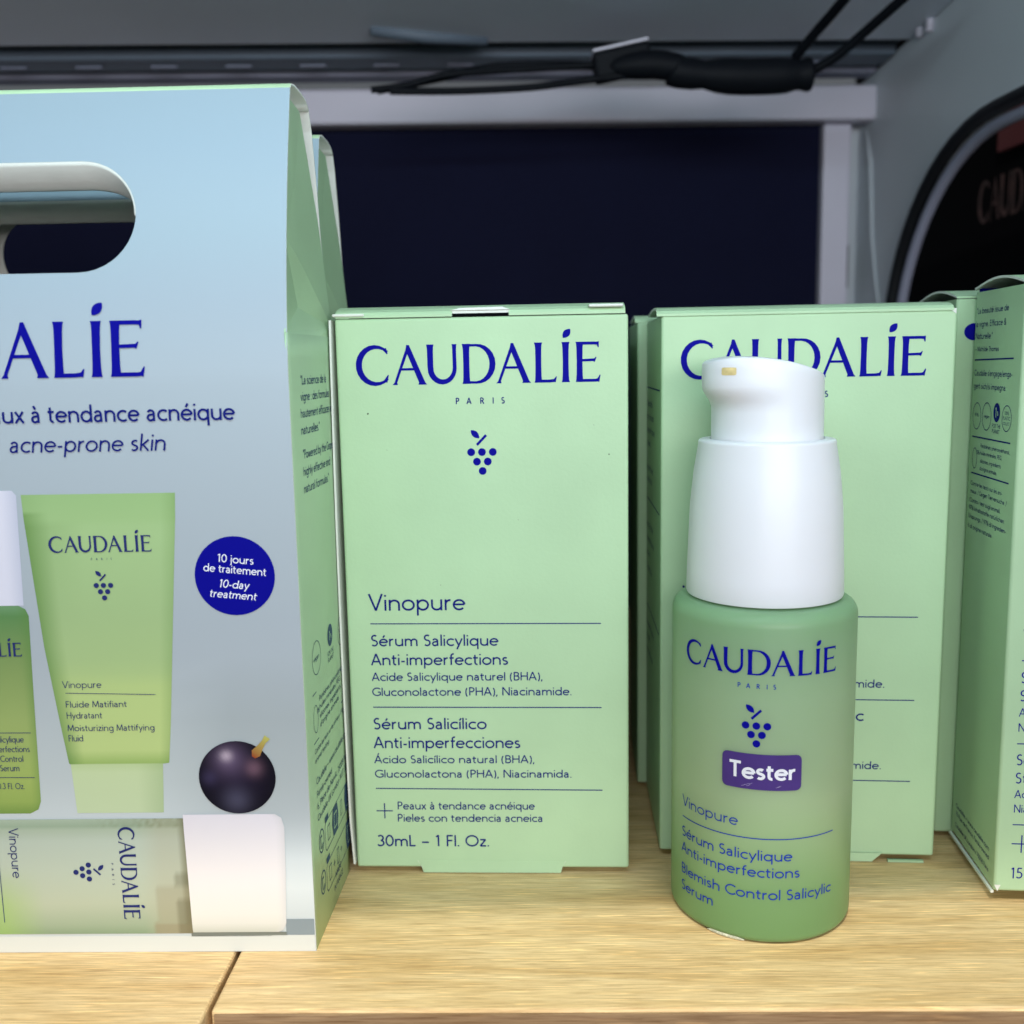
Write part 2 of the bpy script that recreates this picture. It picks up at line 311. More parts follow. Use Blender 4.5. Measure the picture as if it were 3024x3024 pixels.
    def place(s, fn, name, material, parent, layer=0, off=.00006):
        V, F = [], []
        for pts, o in s.p:
            n = len(V); h = off + layer*.00005 + o*.000005
            V += [fn(px*.001, py*.001, h) for px, py in pts]; F.append(tuple(range(n, n+len(pts))))
        return put(name, V, F, material, parent)

# ------------------------------------------------------------------ the shelf boards
def board(name, label, x0, x1, y0, y1, th=.013):
    o = thing(name, label, 'shelf board', (0, 0, -.0009), -1.35)
    mb = MB(); mb.box(x0, y0+.0006, -th, x1, y1, 0); b_ = mb.build('top_board', M['oak'], o); bevel(b_, .0006, 2)
    mb = MB(); mb.box(x0+.0007, y0, -th, x1-.0007, y0+.00055, -.0005); mb.build('front_edge', M['oak_edge'], o)
    return o
board('oak_shelf_board', 'long pale oak shelf board under the middle and right boxes', -.0583, .149, .1634, .455)
board('oak_shelf_board', 'oak shelf board under the blue carry box, left of the groove', -.30, -.0592, .150, .455)

# ------------------------------------------------------------------ the display cabinet
cab = thing('display_cabinet', 'grey metal display cabinet with navy back panel and rounded side opening', 'cabinet', (0, .45, 0), 2.0)
mb = MB(); mb.box(-.30, .0102, -.02, .1545, .016, .2265); mb.build('rear_wall', M['wall'], cab)
mb = MB(); mb.box(-.27, .0035, -.0005, .1352, .0095, .2085); mb.build('back_panel', M['panel'], cab)
mb = MB(); mb.box(-.28, -.008, .2080, .1570, .0030, .2220); o = mb.build('cross_beam', M['beam'], cab); bevel(o, .0014, 3)
mb = MB(); mb.box(.1354, -.001, -.0005, .1472, .0095, .2078); o = mb.build('upright_post', M['beam'], cab); bevel(o, .0008, 2)
mb = MB(); mb.box(.1474, .003, .14, .1488, .0099, .158); mb.build('wall_slot', M['dark'], cab)
mb = MB(); mb.disc = None
# ceiling: z rises gently to the front
def cz(y): return .2265 - y*.075
def slab(mb, x0, x1, y0, y1, dz, th, mi=0):
    n = len(mb.v); mb.v += [(x, y, cz(y)+dz+t) for t in (0, th) for y in (y0, y1) for x in (x0, x1)]
    for f in ((0, 2, 3, 1), (4, 5, 7, 6), (0, 1, 5, 4), (2, 6, 7, 3), (0, 4, 6, 2), (1, 3, 7, 5)): mb.f.append(tuple(n+k for k in f)); mb.i.append(mi)
mb = MB(); slab(mb, -.32, .1545, -.398, -.041, 0, .006); o = mb.build('ceiling_panel', M['ceil'], cab); bevel(o, .001, 2)
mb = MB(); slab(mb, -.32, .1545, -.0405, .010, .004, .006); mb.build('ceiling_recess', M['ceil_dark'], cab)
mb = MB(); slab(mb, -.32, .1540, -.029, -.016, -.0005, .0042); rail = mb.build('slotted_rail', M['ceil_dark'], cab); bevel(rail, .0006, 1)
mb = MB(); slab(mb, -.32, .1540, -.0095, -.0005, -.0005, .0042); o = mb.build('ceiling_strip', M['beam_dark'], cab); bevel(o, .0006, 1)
for k in range(14):
    x = -.255 + k*.0290
    mb = MB(); slab(mb, x, x+.0100, -.0225, -.0208, -.0014, .0008); mb.build('rail_slot', M['slot'], rail)
mb = MB(); mb.tube([(-.050, -.056, cz(-.056)-.0005), (-.030, -.050, cz(-.050)-.0008), (-.008, -.045, cz(-.045)-.0005)], [.0022, .0026, .002], 8); mb.build('ceiling_clip', M['ceil_dark'], cab, True)
# side wall with its rounded opening
def window(y0, y1, z0, z1, r, n=14):
    P = []
    for cy, cz_, a in ((y1-r, z1-r, 90), (y0+r, z1-r, 180), (y0+r, z0+r*.5, 270), (y1-r, z0+r*.5, 360)):
        for k in range(n+1):
            t = R(a - 90*k/n) if False else R(a - 90 + 90*k/n)
            rr = r if cz_ > .1 else r*.5
            P.append((cy+r*math.cos(t), cz_+rr*math.sin(t)))
    return P
def sidewall():
    # local: plane x = .1545; y measured from the cabinet origin (world y - .45)
    W = window(-.42, -.030, .02, .1885, .082)
    X0, X1 = .1545, .1600
    bm = bmesh.new()
    outer = [(.012, -.02), (.012, .2262), (-.46, .262), (-.46, -.02)]
    ov = [bm.verts.new((X0, y, z)) for y, z in outer]; wv = [bm.verts.new((X0, y, z)) for y, z in W]
    es = [bm.edges.new((a[i], a[(i+1) % len(a)])) for a in (ov, wv) for i in range(len(a))]
    bmesh.ops.triangle_fill(bm, use_beauty=True, edges=es)
    g = bmesh.ops.extrude_face_region(bm, geom=bm.faces[:])
    bmesh.ops.translate(bm, vec=(X1-X0, 0, 0), verts=[v for v in g['geom'] if isinstance(v, bmesh.types.BMVert)])
    bmesh.ops.recalc_face_normals(bm, faces=bm.faces[:])
    me = bpy.data.meshes.new('side_wall'); bm.to_mesh(me); bm.free(); me.materials.append(M['wall'])
    o = bpy.data.objects.new('side_wall', me); COL.objects.link(o); o.parent = cab
    loop = [(X0-.0010, y, z) for y, z in W]; loop.append(loop[0])
    mb = MB(); mb.tube(loop, .0024, 10, cap=False); mb.build('opening_seal', M['black'], o, True)
    def inset(d, x): 
        cyy = -.225; czz = .105
        return [(x, cyy+(y-cyy)*(1-d/.19), czz+(z-czz)*(1-d/.085)) for y, z in W]
    L2 = inset(.0046, X0+.0012); L2.append(L2[0]); mb = MB(); mb.tube(L2, .0021, 8, cap=False); mb.build('opening_rim', M['beam_dark'], o, True)
    mb = MB(); mb.tube([(X0-.0008, -.052, .241), (X0-.0012, -.052, .2275)], .0016, 8)
    mb.tube([(X0-.0008, -.060, .241), (X0-.0012, -.060, .2270)], .0014, 8)
    mb.build('wall_pin', M['beam'], o, True)
    mb = MB(); mb.tube([(X0-.0012, -.006, .2155), (X0+.0004, -.006, .2155)], .0018, 10); mb.build('screw_hole', M['dark'], o, True)
    pr = [(X0-.0003, .001, .205), (X0-.0006, -.006, .19), (X0-.0006, -.010, .16), (X0-.0006, -.016, .14), (X0-.0002, -.022, .125)]
    mb = MB(); mb.tube(pr, .0009, 6); mb.build('pressed_ridge', M['wall'], o, True)
sidewall()

# the dark sign seen through the opening
sg = thing('dark_sign_board', 'dark board with copper capital letters beyond the rounded side opening', 'sign', (.2045, .45, -.0009), 2.0)
mb = MB(); mb.box(0, -.55, 0, .006, .16, .27); mb.build('board_face', M['dark'], sg)
a = Art(); a.logo(0, 0, 17.5, xs=.58)
a.place(lambda px, py, h: (-h, .0075-px, .1665+py+px*.02), 'sign_lettering', M['copper'], sg)
mb = MB(); mb.box(-.003, -.30, .193, -.0003, -.012, .215); o = mb.build('red_strip', M['red'], sg)

# black cables tucked under the cabinet ceiling
cb = thing('cable_bundle', 'black cable bundle with plug and adapter hanging under the cabinet ceiling', 'cable', (0, .372, 0), 0)
def bez(P, n=14):
    out = []
    for i in range(len(P)-1):
        p0, p1, p2, p3 = [Vector(P[min(max(j, 0), len(P)-1)]) for j in (i-1, i, i+1, i+2)]
        for k in range(n):
            t = k/n; out.append(.5*((2*p1)+(p2-p0)*t+(2*p0-5*p1+4*p2-p3)*t*t+(3*p1-p0-3*p2+p3)*t*t*t))
    out.append(Vector(P[-1])); return out
def xv(px, py, dy=0):    # where the line of sight through a spot of the picture reaches the depth of the bundle
    d = fw + rc*((px-966)/1935.) - uc*((py-966)/1935.); t = (.372+dy)/d.y
    return (d.x*t, dy, .111+d.z*t)
mb = MB()
mb.tube(bez([xv(712, 172), xv(820, 150, .004), xv(930, 126, .008), xv(1060, 122, .006), xv(1180, 128)]), .0013, 8)
mb.tube(bez([xv(735, 172), xv(860, 172, .002), xv(1000, 165, .003), xv(1100, 152), xv(1200, 140)]), .0013, 8)
mb.tube(bez([xv(700, 170), xv(770, 160), xv(850, 140), xv(1000, 130, .004), xv(1190, 118)]), .0012, 8)
mb.build('cable_loop', M['cable'], cb, True)
mb = MB(); mb.tube(bez([xv(1500, 108), xv(1540, 60, -.01), xv(1575, 20, -.02), xv(1625, -40, -.035)]), .0017, 8); mb.build('upper_cable', M['cable'], cb, True)
mb = MB(); mb.tube(bez([xv(1525, 138), xv(1580, 105, -.005), xv(1630, 62, -.012), xv(1680, 18, -.022), xv(1750, -45, -.035)]), .0017, 8); mb.build('lower_cable', M['cable'], cb, True)
mb = MB(); mb.tube(bez([xv(1150, 128), xv(1230, 122), xv(1290, 130)], 6), [.002, .003, .0036, .0042, .0046, .0048, .0048, .0048, .0048, .0046, .0046, .0044, .004], 12); mb.build('plug', M['cable'], cb, True)
mb = MB(); mb.tube(bez([xv(1270, 132), xv(1290, 138), xv(1400, 145), xv(1500, 142), xv(1532, 140)], 5), [.0036, .0046]+[.0052]*5+[.0046, .0056, .0060, .0060, .0060, .0060, .0060, .0058]+[.0050]*2+[.0056, .0056, .0054, .0040], 14); mb.build('adapter', M['cable'], cb, True)
hb = MB(); c0 = Vector(xv(1175, 115)); hb.box(c0.x-.0100, -.002, c0.z-.0045, c0.x+.0100, .008, c0.z+.0045); o = hb.build('junction_box', M['cable'], cb); bevel(o, .0012, 2)
hb = MB(); hb.box(c0.x-.0096, -.0026, c0.z+.0044, c0.x+.0096, .0075, c0.z+.0052); o2 = hb.build('junction_lid', M['beam'], cb)
for q in (o, o2): q.data.transform(Matrix.Translation(c0) @ Matrix.Rotation(R(-11), 4, 'Y') @ Matrix.Translation(-c0))

# ------------------------------------------------------------------ cartons
def carton(root, FL, FR, BR, BL, z0, z1, open_top=False):
    """upright carton body from four ground corners (local metres)"""
    P = [FL, FR, BR, BL]; bm = bmesh.new()
    lo = [bm.verts.new((p[0], p[1], z0)) for p in P]; hi = [bm.verts.new((p[0], p[1], z1)) for p in P]
    for i in range(4): bm.faces.new((lo[i], lo[(i+1) % 4], hi[(i+1) % 4], hi[i]))
    bm.faces.new(lo[::-1])
    if not open_top: bm.faces.new(hi)
    bmesh.ops.recalc_face_normals(bm, faces=bm.faces[:])
    me = bpy.data.meshes.new('body'); bm.to_mesh(me); bm.free(); me.materials.append(M['carton'])
    o = bpy.data.objects.new('body', me); COL.objects.link(o); o.parent = root; bevel(o, .00055, 3); auto_smooth(o, 50)
    return o
def lid_sheet(root, x0, x1, y0, y1, z, prof, th=.0005, name='top_flap', notch=None):
    """cardboard lid extruded along x; prof = [(fraction of depth, rise)]"""
    V, F, I = [], [], []
    xs = [x0, x1] if not notch else [x0, notch[0], notch[1], x1]
    for x in xs:
        for f_, h in prof: V += [(x, y0+(y1-y0)*f_, z+h), (x, y0+(y1-y0)*f_, z+h-th)]
    m_ = len(prof)*2
    for c in range(len(xs)-1):
        for k in range(len(prof)-1):
            if notch and c == 1 and k < 1: continue
            a = c*m_+k*2; b_ = a+m_
            F.append((a, b_, b_+2, a+2)); I.append(0); F.append((a+1, a+3, b_+3, b_+1)); I.append(1)
        if not (notch and c == 1): F.append((c*m_, c*m_+1, (c+1)*m_+1, (c+1)*m_)); I.append(0)
        else:
            a = c*m_+2; F.append((a, a+1, a+1+m_, a+m_)); I.append(1)
        e = c*m_+m_-2; F.append((e, e+m_, e+m_+1, e+1)); I.append(0)
    for c in (0, len(xs)-1):
        for k in range(len(prof)-1):
            a = c*m_+k*2; F.append((a, a+2, a+3, a+1)); I.append(1)
    return put(name, V, F, [M['carton'], M['carton_white']], root, I)
def on_front(px, py, h): return (px, -h, py)

def front_art(lines):
    a = Art(); a.logo(4.15, 106.42, 8.12)
    b_ = Art()
    x = 24.6
    for ch, px in zip('PARIS', (24.6, 26.85, 29.65, 32.2, 34.0)): b_.text(ch, px, 102.3, 1.27, w=.17)
    a.emblem(29.72, 92.32, 2.25)
    for l in lines:
        if l[0] == 'rule': b_.rule(*l[1:5], .22)
        elif l[0] == 'plus': b_.rule(l[1], l[2], l[1]+3.6, l[2], .24); b_.ribbon([(l[1]+1.8, l[2]-1.75), (l[1]+1.8, l[2]+1.75)], .12, 1)
        else: b_.text(l[0], l[1], l[2], l[3], width=l[4]-l[1], w=l[5] if len(l) > 5 else .122)
    return a, b_

# --- middle carton, French and Spanish
SW, SD, SH = .060, .037, .1203
g1 = 'pale green serum cartons standing on the shelf'
c1 = thing('serum_carton', 'pale green carton with full blue lettering, beside the blue carry box', 'carton', (-.0357, .2138, 0), -2.553, g1)
body = carton(c1, (0, 0), (SW, 0), (SW, SD), (0, SD), .0004, .1200)
lid_sheet(c1, .0002, SW-.0006, -.0001, SD, .1206, [(0, 0), (.012, .0006), (.05, .0012), (.15, .0019), (.4, .0022), (1, .0018)], notch=(.0242, .0358))
mb = MB(); mb.box(.0244, .00012, .12005, .0356, .0007, .1206); mb.build('lid_slot_shade', M['dark'], c1)  # dark slab standing in for the shade inside the slot
mb = MB(); mb.v += [(.0236, .0006, .1209), (.0364, .0006, .1209), (.0360, .0001, .12135), (.0240, .0001, .12135), (.0258, .0004, .1218), (.0345, .0004, .1219)]; mb.f += [(0, 1, 2, 3), (3, 2, 5, 4)]; mb.i += [0, 0]; mb.build('slot_lip', M['carton_white'], c1)
for xa, xb, zz in ((-.0004, .0062, .1204), (.0520, .0590, .1214)):
    mb = MB(); mb.box(xa, -.0006, zz, xb, .004, zz+.0006); o = mb.build('torn_flap', M['carton_white'], c1); bevel(o, .0002, 1)
# loose left glue flap standing proud of the carton
V, F = [], []
for k in range(13):
    t = k/12; z = .0012+t*.1186; dx = -.00115 - .00045*math.sin(math.pi*t) + (.0004 if k == 0 else 0)
    V += [(dx, -.0002, z), (dx+.00042, -.0002, z), (dx+.00042, .030, z), (dx, .030, z)]
for k in range(12):
    for j in range(4): F.append((k*4+j, k*4+(j+1) % 4, k*4+4+(j+1) % 4, k*4+4+j))
F += [(0, 3, 2, 1), (48, 49, 50, 51)]
put('side_flap', V, F, M['carton_white'], c1, smooth=False)
# bottom tuck tab
mb = MB(); y = -.00004
mb.v += [(.0139, y, .0020), (.0458, y, .0018), (.0451, y-.00012, -.0007), (.0148, y-.00012, -.0007), (.0139, .0008, .0020), (.0458, .0008, .0018), (.0451, .0008, -.0007), (.0148, .0008, -.0007)]
mb.f += [(0, 3, 2, 1), (4, 5, 6, 7), (0, 4, 7, 3), (1, 2, 6, 5), (0, 1, 5, 4), (3, 7, 6, 2)]; mb.i += [0]*6
mb.build('tuck_tab', M['carton'], c1)
for x0, x1, s in ((.0133, .0148, 1), (.0464, .0450, -1)):
    mb = MB()
    mb.v += [(x0+.0001*s, -.00010, .0022), (x0+.0003*s, -.00010, .0020), (x1+.0001*s, -.00022, -.0004), (x1-.0004*s, -.00016, .0006)]; n = len(mb.v)-4; mb.f.append((n, n+1, n+2, n+3)); mb.i.append(0); mb.build('tab_crease', M['carton_white'], c1)
LN = [('Vinopure', 4.98, 58.70, 3.68, 25.25, .108), ('rule', 5.0, 55.85, 54.15, 55.62), ('Sérum Salicylique', 5.05, 50.90, 2.50, 32.2), ('Anti-imperfections', 4.98, 46.68, 2.55, 34.2),
      ('Acide Salicylique naturel (BHA),', 4.97, 43.2, 1.84, 41.6), ('Gluconolactone (PHA), Niacinamide.', 4.9, 39.85, 1.84, 47.8), ('rule', 4.9, 37.32, 54.2, 37.08),
      ('Sérum Salicílico', 4.9, 32.32, 2.55, 29.3), ('Anti-imperfecciones', 4.85, 28.03, 2.6, 36.5), ('Ácido Salicílico natural (BHA),', 4.8, 24.6, 1.78, 39.6), ('Gluconolactona (PHA), Niacinamida.', 4.8, 21.3, 1.78, 47.6),
      ('rule', 4.8, 18.82, 54.3, 18.42), ('plus', 4.76, 13.63), ('Peaux à tendance acnéique', 9.5, 13.95, 1.80, 39.45), ('Pieles con tendencia acneica', 9.45, 11.12, 1.78, 41.2), ('30mL – 1 Fl. Oz.', 4.76, 5.38, 2.62, 29.4)]
a, b_ = front_art(LN)
a.place(on_front, 'brand_lettering', M['ink'], c1); b_.place(on_front, 'product_text', M['ink_text'], c1)
for x, y, r in ((6.2, 100.6, .17), (56.0, 91.5, .13), (52.9, 97.6, .07), (20.3, 64.2, .07), (9.9, 93.0, .06), (37.0, 78.0, .06)):
    a = Art(); a.disc(x, y, r, n=10); a.place(on_front, 'dirt_speck', M['dark'], c1)

# --- right carton, English lines, behind the pump bottle
c2 = thing('serum_carton', 'pale green carton with English lettering, standing behind the pump bottle', 'carton', (.0321, .2189, 0), -4.99, g1)
yb = R(4.99)
def loc2(x, y): dx, dy = x-.0321, y-.2189; return (dx*math.cos(yb)-dy*math.sin(yb), dx*math.sin(yb)+dy*math.cos(yb))
BL = loc2(.0339, .2556)
carton(c2, (0, 0), (SW+.0002, 0), (SW+.0002, SD), BL, .0006, .1198)
lid_sheet(c2, BL[0]+.0004, SW-.0006, -.0002, SD, .1201, [(0, 0), (.02, .0006), (.08, .0012), (.25, .0017), (.6, .0018), (1, .0012)])
mb = MB(); mb.v += [(SW-.0016, -.00012, .1200), (SW-.0001, -.00012, .1200), (SW-.0001, -.00012, .1189)]; mb.f.append((0, 2, 1)); mb.i.append(0); mb.build('worn_corner', M['carton_white'], c2)
mb = MB(); mb.v += [(.0085, -.0003, .0012), (.0490, -.0003, .0012), (.0468, -.0004, -.0008), (.0095, -.0004, -.0008), (.0085, .0006, .0012), (.0490, .0006, .0012), (.0468, .0006, -.0008), (.0095, .0006, -.0008)]
mb.f += [(0, 3, 2, 1), (4, 5, 6, 7), (0, 4, 7, 3), (1, 2, 6, 5), (3, 7, 6, 2)]; mb.i += [0]*5; mb.build('tuck_tab', M['carton'], c2)
mb = MB(); mb.box(.0503, -.0005, -.0008, .0580, .0002, -.0003); mb.build('loose_flap', M['carton_fold'], c2)
LE = [('Vinopure', 4.98, 58.2, 3.68, 25.25, .108), ('rule', 5.0, 55.15, 54.77, 55.0), ('Blemish Control', 5.0, 50.5, 2.5, 29.4), ('Salicylic Serum', 5.0, 46.3, 2.5, 28.6), ('Natural Salicylic Acid (BHA),', 4.9, 42.7, 1.84, 41.9),
      ('Gluconolactone (PHA), Niacinamide.', 4.9, 39.25, 1.84, 48.25), ('rule', 4.9, 36.6, 54.7, 36.45), ('Blemish Control Salicylic', 4.9, 31.7, 2.5, 44.0), ('Serum', 4.9, 27.7, 2.5, 14.5), ('Natural Salicylic Acid (BHA),', 4.9, 24.1, 1.8, 41.5),
      ('Gluconolactone (PHA), Niacinamide.', 4.8, 20.65, 1.8, 48.15), ('rule', 4.8, 18.1, 54.5, 17.95)]
a, b_ = front_art(LE)
a.place(on_front, 'brand_lettering', M['ink'], c2); b_.place(on_front, 'product_text', M['ink_text'], c2)
dl = math.hypot(*BL); ux, uy = BL[0]/dl, BL[1]/dl
def on_left2(px, py, h): d = dl-px; return (ux*d - uy*h, uy*d + ux*h*0 , py) if False else (ux*d - abs(uy)*h, uy*d, py)
a = Art(); a.rule(3, 104.0, 34, 104.0, .3)
for k, t in enumerate(('"La science de la', 'vigne : des formules', 'hautement efficaces et', 'naturelles."')): a.text(t, 3, 99.5-k*3.2, 1.7, xs=.9)
for k, t in enumerate(('highly effective and', 'natural formulas."')): a.text(t, 3, 84-k*2.8, 1.6, xs=.9)
a.rule(3, 77.0, 34, 77.0, .3)
for k, t in enumerate(('vigne : des formules', 'hautement efficaces et', 'naturelles."', '"La science de la')): a.text(t, 3, 70-k*3.6, 1.6, xs=.9)
a.rule(3, 50.0, 34, 50.0, .3)
for k, t in enumerate(('hautement efficaces et', 'naturelles."', 'vigne : des formules')): a.text(t, 3, 45-k*3.4, 1.6, xs=.9)
a.place(on_left2, 'side_text', M['ink_text'], c2)

# --- carton two rows back, only a sliver in view
c3 = thing('serum_carton', 'green carton in deep shade, seen as a sliver between two nearer cartons', 'carton', (.0318, .2573, 0), -5.0, g1)
carton(c3, (0, 0), (SW, 0), (SW, SD), (-.0010, SD), .0002, .1198)
lid_sheet(c3, -.0006, SW, 0, SD, .1201, [(0, 0), (.02, .0006), (.08, .0012), (.25, .0016), (1, .001)])
a, b_ = front_art(LE)
a.place(on_front, 'brand_lettering', M['ink'], c3); b_.place(on_front, 'product_text', M['ink_text'], c3)
c3b = thing('serum_carton', 'darkest green carton in the gap, deepest behind the middle carton', 'carton', (-.0335, .2600, 0), -3.0, g1)
carton(c3b, (0, 0), (SW+.0026, 0), (SW+.0026, SD), (0, SD), .0002, .1165)
lid_sheet(c3b, .0003, SW+.0024, 0, SD, .1168, [(0, 0), (.02, .0006), (.1, .001), (1, .001)])
a = Art(); a.rule(4, 105, 62.4, 105, .3); a.place(on_front, 'product_text', M['ink_text'], c3b)

# --- narrow 15 mL cartons at the right edge
def narrow(loc, label, first):
    c = thing('narrow_carton', label, 'carton', loc, -6.0, 'narrow green cartons at the right edge')
    w, d, h = .034, .0279, .1224
    carton(c, (0, 0), (w, 0), (w, d), (.0002, d), .0004, h, open_top=True)
    prof = [(k/14, .0002+.0017*math.sin(math.pi*min(1, k/14*1.02))+.0004*k/14) for k in range(15)]
    lid_sheet(c, -.0001, w, -.0002, d, h+.0004, prof, th=.00045)
    mb = MB(); mb.box(.0006, d-.0018, h-.0004, w-.001, d-.0008, h+.0016); mb.build('rear_tuck', M['ink'], c)
    mb = MB(); mb.v += [(0, -.00022, .0019), (.0013, -.00022, .0019), (.0007, -.00022, .0005)]; mb.f.append((0, 2, 1)); mb.i.append(0); (mb.build('worn_corner', M['carton_white'], c) if first else None)
    mb = MB(); mb.box(-.0004, .0004, -.0002, .0002, d-.0004, .0003); mb.build('under_flap', M['carton_white'], c)
    mb = MB(); mb.box(.011, .002, -.0009, w-.004, d-.002, .0005); mb.build('tuck_tab', M['carton'], c)
    dx = 0 if first else 1.8; a = Art()
    a.text('V', 3.15, 53.5, 2.1, w=.1); a.text('inopure', 4.85, 53.5, 2.1, w=.1); a.rule(3.03, 49.25, 31, 49.25, .2)
    for t, y, cp in (('Sérum', 44.65, 2.3), ('Salicylique', 40.9, 2.3), ('Acide', 37.75, 1.7), ('Niacinamide.', 34.6, 1.7), ('So', 27.55, 2.3), ('St', 23.7, 2.3), ('Acide', 20.6, 1.7), ('Niacinamide.', 17.5, 1.7)): a.text(t, 3.15, y, cp, w=.105)
    a.rule(3.03, 32.05, 31, 32.05, .2); a.rule(3.03, 14.9, 31, 14.9, .2); a.rule(3.05, 10.8, 6.9, 10.8, .22); a.ribbon([(4.98, 8.9), (4.98, 12.7)], .11, 1)
    a.text('15 mL', 3.25, 3.3, 2.35, w=.1)
    a.place(lambda px, py, h: (px+dx*.001, -h, py), 'product_text', M['ink'], c)
    if not first:
        a = Art(); a.disc(3.9, 115.4, 2.1, 1.85); a.place(on_front, 'printed_dot', M['ink'], c); return c
    s_ = Art()
    for t, x, y, cp, xr in (('"La beauté issue de', 26.6, 117.85, 1.25, 8.2), ('la vigne. Efficace &', 26.8, 115.1, 1.25, 9.2), ('Naturelle."', 26.7, 112.55, 1.25, 16.6), ('– Mathilde Thomas', 26.6, 109.95, 1.0, 12.6),
        ("Caudalie s'engage/enga-", 26.4, 104.85, 1.25, 4.5), ('gert sich/si impegna:', 26.3, 102.1, 1.25, 7.4), ('vegan', 19.4, 96.2, .7, 16.0), ('FOR THE', 14.2, 94.5, .75, 9.5), ('PLANET.', 14.1, 93.4, .75, 9.6), ('100%', 7.5, 97.4, .7, 5.2), ('PLASTIC', 8.3, 96.4, .7, 4.5), ('COLLECT', 8.0, 95.4, .6, 4.7),
        ('97%', 25.0, 96.2, .7, 22.6), ('Parabènes, phénoxyéthanol,', 20.4, 89.8, .85, 3.8), ('huiles minérales, PEG,', 20.4, 88.3, .85, 7.8), ('silicones, ingrédients', 20.3, 86.6, .85, 8.1), ("d'origine animale.", 20.3, 85.0, .85, 10.2), ('0%', 22.6, 88.2, .9, 20.9),
        ('Contre les tests sur les ani-', 25.4, 81.3, .95, 6.6), ('maux. / Gegen Tierversuche. /', 25.4, 79.6, .95, 3.9), ('Contro i test sugli animali.', 25.5, 77.6, .95, 7.1), ('97% Inhaltsstoffe natürlichen', 25.8, 75.9, .95, 4.8), ('Ursprungs. / 97% di ingredien-', 25.9, 74.05, .95, 3.6), ('ti di origine naturale.', 25.9, 71.9, .95, 11.0),
        ('Caudalie – www.caudalie.com', 25.0, 7.3, 1.0, 3.5), ('75 Rue de France, Family-owned', 24.8, 5.45, 1.0, 3.4), ('Caudalie UK London / 75008 Paris', 24.8, 2.8, 1.0, 3.4)):
        s_.text(t, -x, y, cp, width=x-xr, w=.105 if cp < 1.2 else .1)
    for y0, y1, xa, xb in ((108.14, 108.5, 26.6, 4.2), (91.8, 92.0, 26.0, 3.6), (83.95, 84.1, 25.6, 3.4)): s_.rule(-xa, y0, -xb, y1, .3)
    s_.ring(-23.7, 96.3, 2.5, 2.8, .16); s_.ring(-17.65, 96.5, 2.65, 2.85, .16); s_.ring(-6.3, 96.7, 2.5, 2.55, .16); s_.ring(-23.8, 87.25, 1.4, 2.2, .15)
    s_.disc(-11.9, 97.6, 1.85, 1.95)
    def on_left(px, py, h): d = -px; return (.0002*d/.0279 - h, d, py)
    s_.place(on_left, 'side_text', M['ink_text'], c)
    s_ = Art(); s_.text('1', -12.5, 96.6, 2.0, w=.16); s_.text('%', -11.4, 97.0, .9, w=.16, xs=.7); s_.place(on_left, 'planet_mark', M['carton'], c, 1)
    return c
narrow((.09735, .1966, .0012), 'narrow green carton at the right edge, nearest, its text-covered side showing', True)
narrow((.0970, .2258, 0), 'narrow green carton mostly hidden, only a strip seen behind the nearest narrow one', False)

# ------------------------------------------------------------------ the carry boxes
CW, CD = .1116, .038
FRONT = [(0, -.0009), (0, .108)] + [(.0122*((z-.108)/.05275)**1.63, z) for z in [.108+.05275*k/40 for k in range(1, 41)]]
BACK = [(.0320, -.0009), (.0362, .060), (.0378, .09), (.0384, .110), (.0378, .1185), (.0352, .1330), (.0322, .1480), (.0298, .1570), (.0278, .16070)]
def prof_at(P, z):
    for (d0, z0), (d1, z1) in zip(P, P[1:]):
        if z <= z1 or (d1, z1) == P[-1]: t = (z-z0)/(z1-z0); return d0+(d1-d0)*t
HZ0, HZ1, HC0, HC1 = .1278, .1478, -.0742, -.0372     # hand hole: bottom, top, centres of the two round ends
def hole_x(z):
    r = (HZ1-HZ0)/2; q = (z-(HZ0+HZ1)/2)/r
    q = max(-1, min(1, q))
    c = .0102*math.sqrt(max(0, 1-q*q)); return HC0-c, HC1+c
def mixc(a, b_, t): return tuple(x+(y-x)*t for x, y in zip(a, b_))
def grad(stops, t):
    for (p0, c0), (p1, c1) in zip(stops, stops[1:]):
        if t <= p1: return mixc(c0, c1, max(0, (t-p0)/(p1-p0)))
    return stops[-1][1]
SKY = [(-.001, lin(196, 204, 204)), (.0026, lin(202, 210, 210)), (.0058, lin(202, 210, 212)), (.012, lin(220, 226, 226)), (.022, lin(210, 218, 220)), (.034, lin(194, 202, 202)), (.046, lin(184, 192, 194)), (.060, lin(172, 180, 186)), (.085, lin(172, 182, 188)),
       (.110, lin(174, 186, 194)), (.122, lin(166, 180, 190)), (.135, lin(158, 176, 186)), (.150, lin(153, 172, 184)), (.162, lin(150, 169, 180))]
